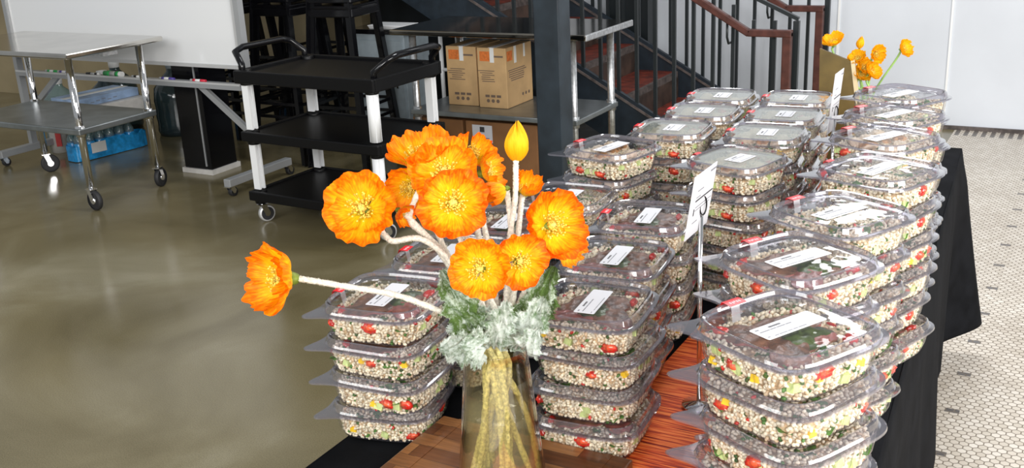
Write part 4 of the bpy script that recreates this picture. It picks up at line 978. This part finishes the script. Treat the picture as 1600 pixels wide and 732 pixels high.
def poppy(name, c, R, face, cup, stem, seed, lbl, mats=('petal_orange', 'petal_deep'), stemmat=True, npet=6, group='orange poppies in the glass vase', opn=True, sr=0.0042):
    rg = random.Random(seed); c = Vector(c); o = empty(name, (0, 0, 0)); o.location = c; tag(o, lbl, 'flower', group)
    A, B, Nn = basis(face); Z = Vector((0, 0, 0))
    a0 = rg.uniform(0, 6.28)
    for k in range(npet):
        outer = k < npet//2+1; n_o = npet//2+1; n_i = npet-n_o
        ang = a0+(2*pi*k/n_o if outer else 2*pi*(k-n_o+0.5)/max(1, n_i))
        b = MB(); b.grid(petal(Z-Nn*R*cup*0.35, A, B, Nn, R*rg.uniform(0.93, 1.06)*(1 if outer else 0.86), ang+rg.uniform(-.15, .15), 0.98 if outer else 0.92, cup*(1 if outer else 1.25), seed*31+k, 0.0 if outer else 0.06), 16, 34, mats[0] if (not outer or seed % 3) else mats[1], uv=True); b.build('petal', o)
    if opn:
        s = MB(); base = Z-Nn*R*cup*0.30
        for k in range(90):
            a = rg.uniform(0, 6.28); rr = R*rg.uniform(0.08, 0.36); p0 = base+(A*cos(a)+B*sin(a))*rr*0.5; p1 = base+(A*cos(a)+B*sin(a))*rr+Nn*R*rg.uniform(0.18, 0.36)
            s.tube([p0, p1], R*0.008, 'stamen', n=4, caps=False); blob(s, p1, (R*0.032, R*0.032, R*0.024), 'stamen', k, 5, 3, jag=0.3)
        s.build('stamens', o)['kind'] = 'stuff'
        s = MB(); blob(s, base+Nn*R*0.14, (R*0.11,)*3, 'pistil', seed, 10, 7, jag=0.1)
        for k in range(8): a = 2*pi*k/8; s.tube([base+Nn*R*0.25, base+Nn*R*0.24+(A*cos(a)+B*sin(a))*R*0.10], R*0.012, 'pistil', n=4)
        s.build('pistil', o)
    s = MB(); blob(s, -Nn*R*(cup*0.40+0.06), (R*0.20, R*0.20, R*0.14), 'calyx' if stemmat else 'green_stem', seed, 10, 6, jag=0.1); s.build('calyx', o)
    if stem: fuzzy_stem(o, c, [tuple(c-Nn*R*(cup*0.4+0.05))]+list(stem), sr, seed)
    return o
def smooth_path(P, n=8):
    P = [Vector(p) for p in P]; out = []
    Q = [P[0]*2-P[1]]+P+[P[-1]*2-P[-2]]
    for i in range(1, len(Q)-2):
        for k in range(n):
            t = k/n; a, b, c, d = Q[i-1], Q[i], Q[i+1], Q[i+2]
            out.append(0.5*((2*b)+(c-a)*t+(2*a-5*b+4*c-d)*t*t+(3*b-a-3*c+d)*t**3))
    out.append(P[-1]); return out
VX, VY = -0.735, 1.208; VZ = bz+0.0225; VH = 1.003-VZ
def fuzz(b, P, r, m, seed, dens, ln):
    rg = random.Random(seed)
    for i in range(len(P)-1):
        a, c = Vector(P[i]), Vector(P[i+1]); L_ = (c-a).length; t = (c-a).normalized(); o1 = t.orthogonal().normalized(); o2 = t.cross(o1)
        for _ in range(int(L_*dens)):
            q = rg.uniform(0, 6.28); dr = o1*cos(q)+o2*sin(q); p = a.lerp(c, rg.random())+dr*r*0.9; tip = p+dr*ln*rg.uniform(0.5, 1.2)+t*rg.uniform(-.7, .7)*ln; s = t*0.00035+dr.cross(t)*0.0003
            b.add([p-s, p+s, tip], [(0, 1, 2)], m)
def fuzzy_stem(o, c, path, r, seed):
    rg = random.Random(seed*7+1)
    ex, ey = VX+rg.uniform(-.024, .024), VY+rg.uniform(-.024, .024)
    P = smooth_path(path); P = [p-c for p in P]
    rr = [r*(1+0.10*sin(i*1.9+seed)+0.06*sin(i*3.7)) for i in range(len(P))]
    b = MB(); b.tube(P, rr, 'stem_fuzz', n=10); fuzz(b, P, r, 'stem_fuzz', seed, 5200, 0.0019); b.build('stem', o)
    a = Vector(path[-1]); fx, fy = VX+rg.uniform(-.050, .050), VY+rg.uniform(-.045, .045)
    m1 = Vector((ex, ey, 0.97)); m2 = Vector(((ex+fx)/2+rg.uniform(-.012, .012), (ey+fy)/2+rg.uniform(-.01, .01), 0.88)); m3 = Vector((fx, fy, VZ+0.012))
    Q = [p-c for p in smooth_path([a, m1, m2, m3])]
    b = MB(); b.tube(Q, [r*1.1*(1+0.15*sin(i*2.3+seed)) for i in range(len(Q))], 'stem_in_water', n=10); fuzz(b, Q, r*1.1, 'stem_in_water', seed+5, 3600, 0.0020); s = b.build('stem_below_rim', o); s['label'] = 'yellow-green part of the stem inside the vase'
#FLOWERDATA
FLOWERS=[
 ('large open orange poppy facing the camera left of the bouquet centre',(-0.9023, 1.1388, 1.2186),0.0540,(0.319, -0.831, 0.456),0.35,[(-0.8883, 1.1659, 1.1732), (-0.8749, 1.1696, 1.1628), (-0.8428, 1.1889, 1.1646), (-0.8119, 1.1986, 1.1437), (-0.7907, 1.2002, 1.1162), (-0.7566, 1.2043, 1.0443)]),
 ('orange poppy seen from the side on the long low stem reaching over the floor',(-0.9663, 1.0238, 1.1426),0.0570,(-0.342, -0.907, 0.244),0.55,[(-0.9398, 1.0486, 1.1357), (-0.8919, 1.072, 1.1247), (-0.8335, 1.1106, 1.1059), (-0.7861, 1.1497, 1.073), (-0.7446, 1.1832, 1.0346)]),
 ('open orange poppy with yellow centre facing front, upper middle of the bouquet',(-0.7477, 1.1399, 1.2425),0.0485,(0.552, -0.753, 0.358),0.3,[(-0.7832, 1.1972, 1.1916), (-0.7725, 1.212, 1.1196), (-0.7432, 1.2084, 1.0348)]),
 ('large ruffled orange poppy facing upward at the top of the bouquet',(-0.8567, 1.2248, 1.2786),0.0522,(-0.001, -0.341, 0.94),0.5,[(-0.8618, 1.2447, 1.2429), (-0.8754, 1.2146, 1.1855), (-0.847, 1.2194, 1.1553), (-0.8137, 1.2248, 1.1195), (-0.7568, 1.213, 1.0357)]),
 ('orange poppy half hidden behind the upper middle open poppy',(-0.8063, 1.2116, 1.2634),0.0494,(0.409, -0.676, 0.612),0.35,[(-0.83, 1.2537, 1.2189), (-0.7908, 1.2518, 1.1237), (-0.7487, 1.2264, 1.0266)]),
 ('small cupped yellow-orange poppy at the top beside the ruffled one',(-0.8257, 1.3214, 1.2615),0.0351,(0.589, -0.365, 0.721),0.6,[(-0.832, 1.3276, 1.2239), (-0.8056, 1.2974, 1.1064), (-0.7516, 1.2458, 1.0182)]),
 ('deep orange poppy seen from the side, turned toward the upright bud',(-0.7871, 1.2998, 1.2424),0.0383,(0.93, 0.214, 0.3),0.5,[(-0.8141, 1.3101, 1.215), (-0.7846, 1.2875, 1.1125), (-0.7499, 1.2468, 1.0181)]),
 ('orange poppy tucked low between the two large open poppies',(-0.8903, 1.2449, 1.2232),0.0405,(0.245, -0.962, -0.124),0.4,[(-0.9019, 1.2833, 1.2137), (-0.84, 1.2567, 1.1154), (-0.763, 1.2412, 1.0234)]),
 ('big ruffled orange poppy on the side of the vase nearest the sign card',(-0.6456, 1.2296, 1.196),0.0525,(0.811, -0.465, 0.355),0.4,[(-0.6788, 1.267, 1.1533), (-0.7062, 1.2636, 1.0908), (-0.7268, 1.2351, 1.0165)]),
 ('orange poppy behind the big ruffled one, pointing toward the sign card',(-0.6379, 1.2681, 1.1581),0.0348,(0.974, -0.225, -0.033),0.35,[(-0.6878, 1.3035, 1.1352), (-0.7028, 1.2868, 1.083), (-0.7273, 1.2453, 1.0122)]),
 ('open orange poppy with yellow centre, lowest in front of the leaves',(-0.6858, 1.0993, 1.171),0.0412,(0.345, -0.898, 0.273),0.3,[(-0.7196, 1.1599, 1.1262), (-0.7276, 1.2027, 1.0599), (-0.726, 1.2077, 1.0074)]),
 ('open orange poppy overlapped by the lowest front one',(-0.66, 1.1604, 1.1645),0.0398,(0.68, -0.705, 0.204),0.3,[(-0.6981, 1.218, 1.1183), (-0.7178, 1.2328, 1.06), (-0.7241, 1.2192, 1.0028)]),
 ('half-opened poppy cup just below the upright bud',(-0.7441, 1.2579, 1.2274),0.0241,(-0.439, -0.891, -0.115),1.1,[(-0.7391, 1.2713, 1.2232), (-0.7307, 1.2624, 1.1876), (-0.7265, 1.2552, 1.1311), (-0.7285, 1.2305, 1.0387)]),
 ('small dark orange poppy cup behind the upright bud stem',(-0.7479, 1.3449, 1.206),0.0283,(0.513, -0.102, 0.852),0.9,[(-0.7517, 1.336, 1.1888), (-0.7409, 1.2973, 1.1355), (-0.729, 1.2408, 1.0345)]),
 ('small orange poppy cup with green calyx behind the left open poppy',(-0.8804, 1.2033, 1.1953),0.0236,(0.889, -0.111, -0.444),0.6,[(-0.8752, 1.214, 1.1837), (-0.8275, 1.2212, 1.131), (-0.7664, 1.22, 1.0365)]),
]
BUD_C, BUD_STEM = (-0.7295, 1.2886, 1.285) , [(-0.7277, 1.2815, 1.264), (-0.7227, 1.2661, 1.2166), (-0.7275, 1.2541, 1.1611), (-0.7276, 1.2375, 1.087), (-0.7279, 1.224, 1.0208)]
LEAVES=[
 ((-0.7421, 1.169, 1.0258),(-0.7809, 1.153, 1.137),0.0415,0),
 ((-0.7332, 1.1949, 1.0166),(-0.7521, 1.1746, 1.0867),0.0274,1),
 ((-0.72, 1.2215, 1.0026),(-0.6601, 1.2646, 1.1191),0.0371,0),
 ((-0.6928, 1.1931, 1.0145),(-0.6517, 1.2099, 1.0911),0.0415,1),
 ((-0.7146, 1.1705, 1.0202),(-0.6922, 1.1754, 1.0939),0.0359,1),
 ((-0.7273, 1.153, 1.0253),(-0.7608, 1.103, 1.0404),0.0392,1),
 ((-0.7381, 1.1922, 1.0168),(-0.7772, 1.1467, 1.0519),0.0329,1),
 ((-0.7153, 1.2224, 0.9979),(-0.737, 1.2015, 1.0709),0.0315,1),
 ((-0.7109, 1.265, 1.007),(-0.6751, 1.2791, 1.0847),0.0378,0),
 ((-0.7142, 1.2021, 1.0068),(-0.6759, 1.211, 1.0672),0.0402,1),
 ((-0.7112, 1.141, 1.0333),(-0.7248, 1.1037, 1.0515),0.0439,1),
 ((-0.7719, 1.2082, 1.0144),(-0.7924, 1.1867, 1.0838),0.0317,0),
 ((-0.6757, 1.1817, 1.0225),(-0.6468, 1.1745, 1.0553),0.0356,1),
 ((-0.7591, 1.2311, 0.9914),(-0.7585, 1.2173, 1.0491),0.0378,1),
]
FL2=[
 ((-0.7463, 3.35, 1.1327),0.0399,(-0.113, -0.451, 0.886)),
 ((-0.6699, 3.35, 1.0838),0.0337,(-0.14, -0.613, 0.778)),
 ((-0.6492, 3.35, 1.0588),0.0337,(0.584, -0.57, 0.578)),
 ((-0.6156, 3.35, 1.1014),0.0333,(0.759, -0.629, 0.169)),
 ((-0.5365, 3.35, 1.1196),0.0329,(0.848, -0.405, 0.343)),
 ((-0.6573, 3.35, 1.0326),0.0358,(0.514, -0.426, 0.745)),
 ((-0.6255, 3.35, 1.0459),0.0356,(0.735, -0.395, 0.551)),
]
for k, (lb, c_, R_, fc, cup, stm) in enumerate(FLOWERS):
    poppy('poppy', c_, R_*1.12, fc, cup, stm, k+1, lb, npet=7 if R_ > 0.04 else 5)
def bud(c_, face, R, lbl, stem, mats, group, stemmat=True, sr=0.0040):
    o = empty('poppy_bud', c_); tag(o, lbl, 'flower', group); A, B, Nn = basis(face)
    for k in range(4):
        def f(u, v, k=k):
            q = 2*v-1; th = k*pi/2+q*1.05; w = sin(pi*min(1, 0.12+u*0.86))**0.75; rr = R*w*(1+0.05*sin(q*9+k))*(1.0 if k % 2 else 0.93)
            return tuple(A*rr*cos(th)+B*rr*sin(th)+Nn*(R*(-0.9+(2.55+0.22*(k-1.5))*u)+R*0.30*sin(q*8+k*2)*u**3))
        b = MB(); b.grid(f, 14, 14, mats, uv=True); b.build('petal', o)
    s = MB(); blob(s, -Nn*R*0.85, (R*0.35, R*0.35, R*0.3), 'calyx', 3, 10, 6, jag=0.1); s.build('calyx', o)
    if stem: fuzzy_stem(o, Vector(c_), [tuple(Vector(c_)-Nn*R*0.8)]+list(stem), sr, 77)
bud(BUD_C, (0.05, 0.0, 1), 0.0185, 'closed yellow-orange poppy bud standing upright on its own stem', BUD_STEM, 'petal_yellow', 'orange poppies in the glass vase')
# --- woolly leaves round the mouth of the vase
def leaf(a, b_, w, kind, seed, lbl):
    a = Vector(a); b_ = Vector(b_); rg = random.Random(seed); d = b_-a; L_ = d.length; t = d.normalized(); s = t.cross(Vector((0.55, -0.75, 0.35))).normalized(); n = s.cross(t).normalized()
    ph = rg.uniform(0, 6); m_ = 'leaf_white' if kind else 'leaf_green'
    def f(u, v):
        q = 2*v-1; wd = w*0.5*(sin(pi*min(1, 0.10+u*0.88))**0.6)*(1+0.16*sin(u*24+ph)+0.10*sin(u*41+q*2)+(0.08*sin(u*90+seed) if abs(q) > 0.9 else 0))
        return tuple(t*(L_*u)+s*(q*wd)+n*(0.25*w*(1-q*q)*-1*0.6+0.10*w*sin(u*5+ph)+0.09*w*sin(q*8+u*15+ph)+0.012*sin(u*3)))
    o = empty('woolly_leaf', a); tag(o, lbl, 'leaf', 'silvery woolly leaves round the vase mouth')
    m2 = MB(); m2.grid(f, 44, 22, m_); 
    for _ in range(900):
        u, v = rg.random(), rg.random(); v = v if rg.random() < 0.6 else (0.0 if v < 0.5 else 1.0); p = Vector(f(u, v)); q = (2*v-1); dr = (s*(q*1.1)+n*rg.uniform(-1, 1)+t*rg.uniform(-.3, .9)).normalized(); sd = t*0.00045
        m2.add([p-sd, p+sd, p+dr*rg.uniform(0.0015, 0.0042)], [(0, 1, 2)], m_)
    m2.build('leaf_blade', o)
    m3 = MB(); m3.tube([Vector((0, 0, 0)), Vector(f(0.3, 0.5))*0.98, Vector(f(0.7, 0.5)), Vector(f(0.96, 0.5))], [w*0.05, w*0.045, w*0.03, w*0.01], m_, n=8); m3.build('midrib', o)
LL = ['tall fuzzy green leaf on the left side of the vase mouth', 'white woolly leaf beside the tall green leaf, below the poppies', 'long grey-green leaf rising behind the right side of the vase', 'white woolly leaf leaning right at the vase mouth',
      'narrow white woolly leaf standing upright at the vase centre', 'white woolly leaf curling out low over the salad box, leftmost', 'pale woolly leaf crossing under the long low flower stem', 'short white leaf behind the centre of the vase mouth',
      'grey-green leaf farthest back on the right of the bouquet', 'broad white woolly leaf front right of the vase mouth', 'crinkled white leaf hanging over the front left rim', 'green leaf partly hidden behind the tall fuzzy one', 'white leaf tip bent over the right rim', 'small white leaf at the back left rim']
for k, (a, b_, w_, kd) in enumerate(LEAVES): leaf(a, b_, w_*1.15, kd, k+3, LL[k])
# --- second bouquet at the far end
V2 = Vector((-0.635, 3.36, bz))
v2 = empty('glass_vase', V2); tag(v2, 'small clear vase of yellow poppies behind the gold-brown panel', 'vase')
MB().lathe([(0, 0), (0.035, 0), (0.036, 0.01), (0.030, 0.12), (0.034, 0.20), (0.033, 0.20), (0.028, 0.12), (0.033, 0.012), (0, 0.01)], 'vase_glass', 32).build('glass_body', v2)
lab2 = ['yellow poppy just above the gold-brown panel corner', 'small yellow poppy right of the panel top', 'yellow poppy in the middle of the far cluster', 'tall yellow poppy in the centre right of the far vase', 'lone yellow poppy on a long stem leaning toward the white wall', 'yellow poppy lowest of the far cluster beside the panel edge', 'low yellow poppy on the wall side of the far cluster']
for k, (c_, R_, fc) in enumerate(FL2):
    o = poppy('yellow_poppy', c_, R_*1.05, fc, 0.55, None, 50+k, lab2[k], mats=('petal_yellow', 'petal_yellow'), stemmat=False, npet=7, group='yellow poppies in the far vase')
    c_ = Vector(c_); n_ = Vector(fc).normalized(); P = [p-c_ for p in smooth_path([c_-n_*R_*0.3, c_-n_*R_*0.6-Vector((0, 0, 0.02)), V2+Vector((0.012*(k-3)*0.5, 0, 0.20)), V2+Vector((-0.006*(k-3)*0.5, 0, 0.02))])]
    b = MB(); b.tube(P, 0.0032, 'green_stem', n=8); b.build('stem', o)
bud((-0.665, 3.35, 1.128), (0.1, 0, 1), 0.012, 'small green-yellow bud at the top of the far cluster', None, 'petal_yellow', 'yellow poppies in the far vase')
v = empty('glass_vase', (VX, VY, VZ)); tag(v, 'tall clear glass vase on the wooden board holding orange poppies', 'vase')
R0, R1 = 0.070, 0.0465
pr = [(0.0, 0.0), (R0-0.004, 0.0), (R0, 0.004)]+[(R0+(R1-R0)*t**0.9, 0.004+(VH-0.004)*t) for t in np.linspace(0.08, 1, 14)]+[(R1+0.0015, VH+0.0015), (R1-0.0005, VH+0.002)]+[(R0+(R1-R0)*t**0.9-0.003, 0.004+(VH-0.004)*t) for t in np.linspace(1, 0.06, 10)]+[(R0-0.008, 0.012), (0, 0.012)]
MB().lathe(pr, 'vase_glass', 64).build('glass_body', v)
hw = 0.145
pr = [(0.0, 0.0125), (R0-0.009, 0.0125)]+[(R0+(R1-R0)*(z/VH)**0.9-0.0036, z) for z in np.linspace(0.02, hw, 8)]+[(0, hw)]
MB().lathe(pr, 'vase_water', 48).build('water', v)
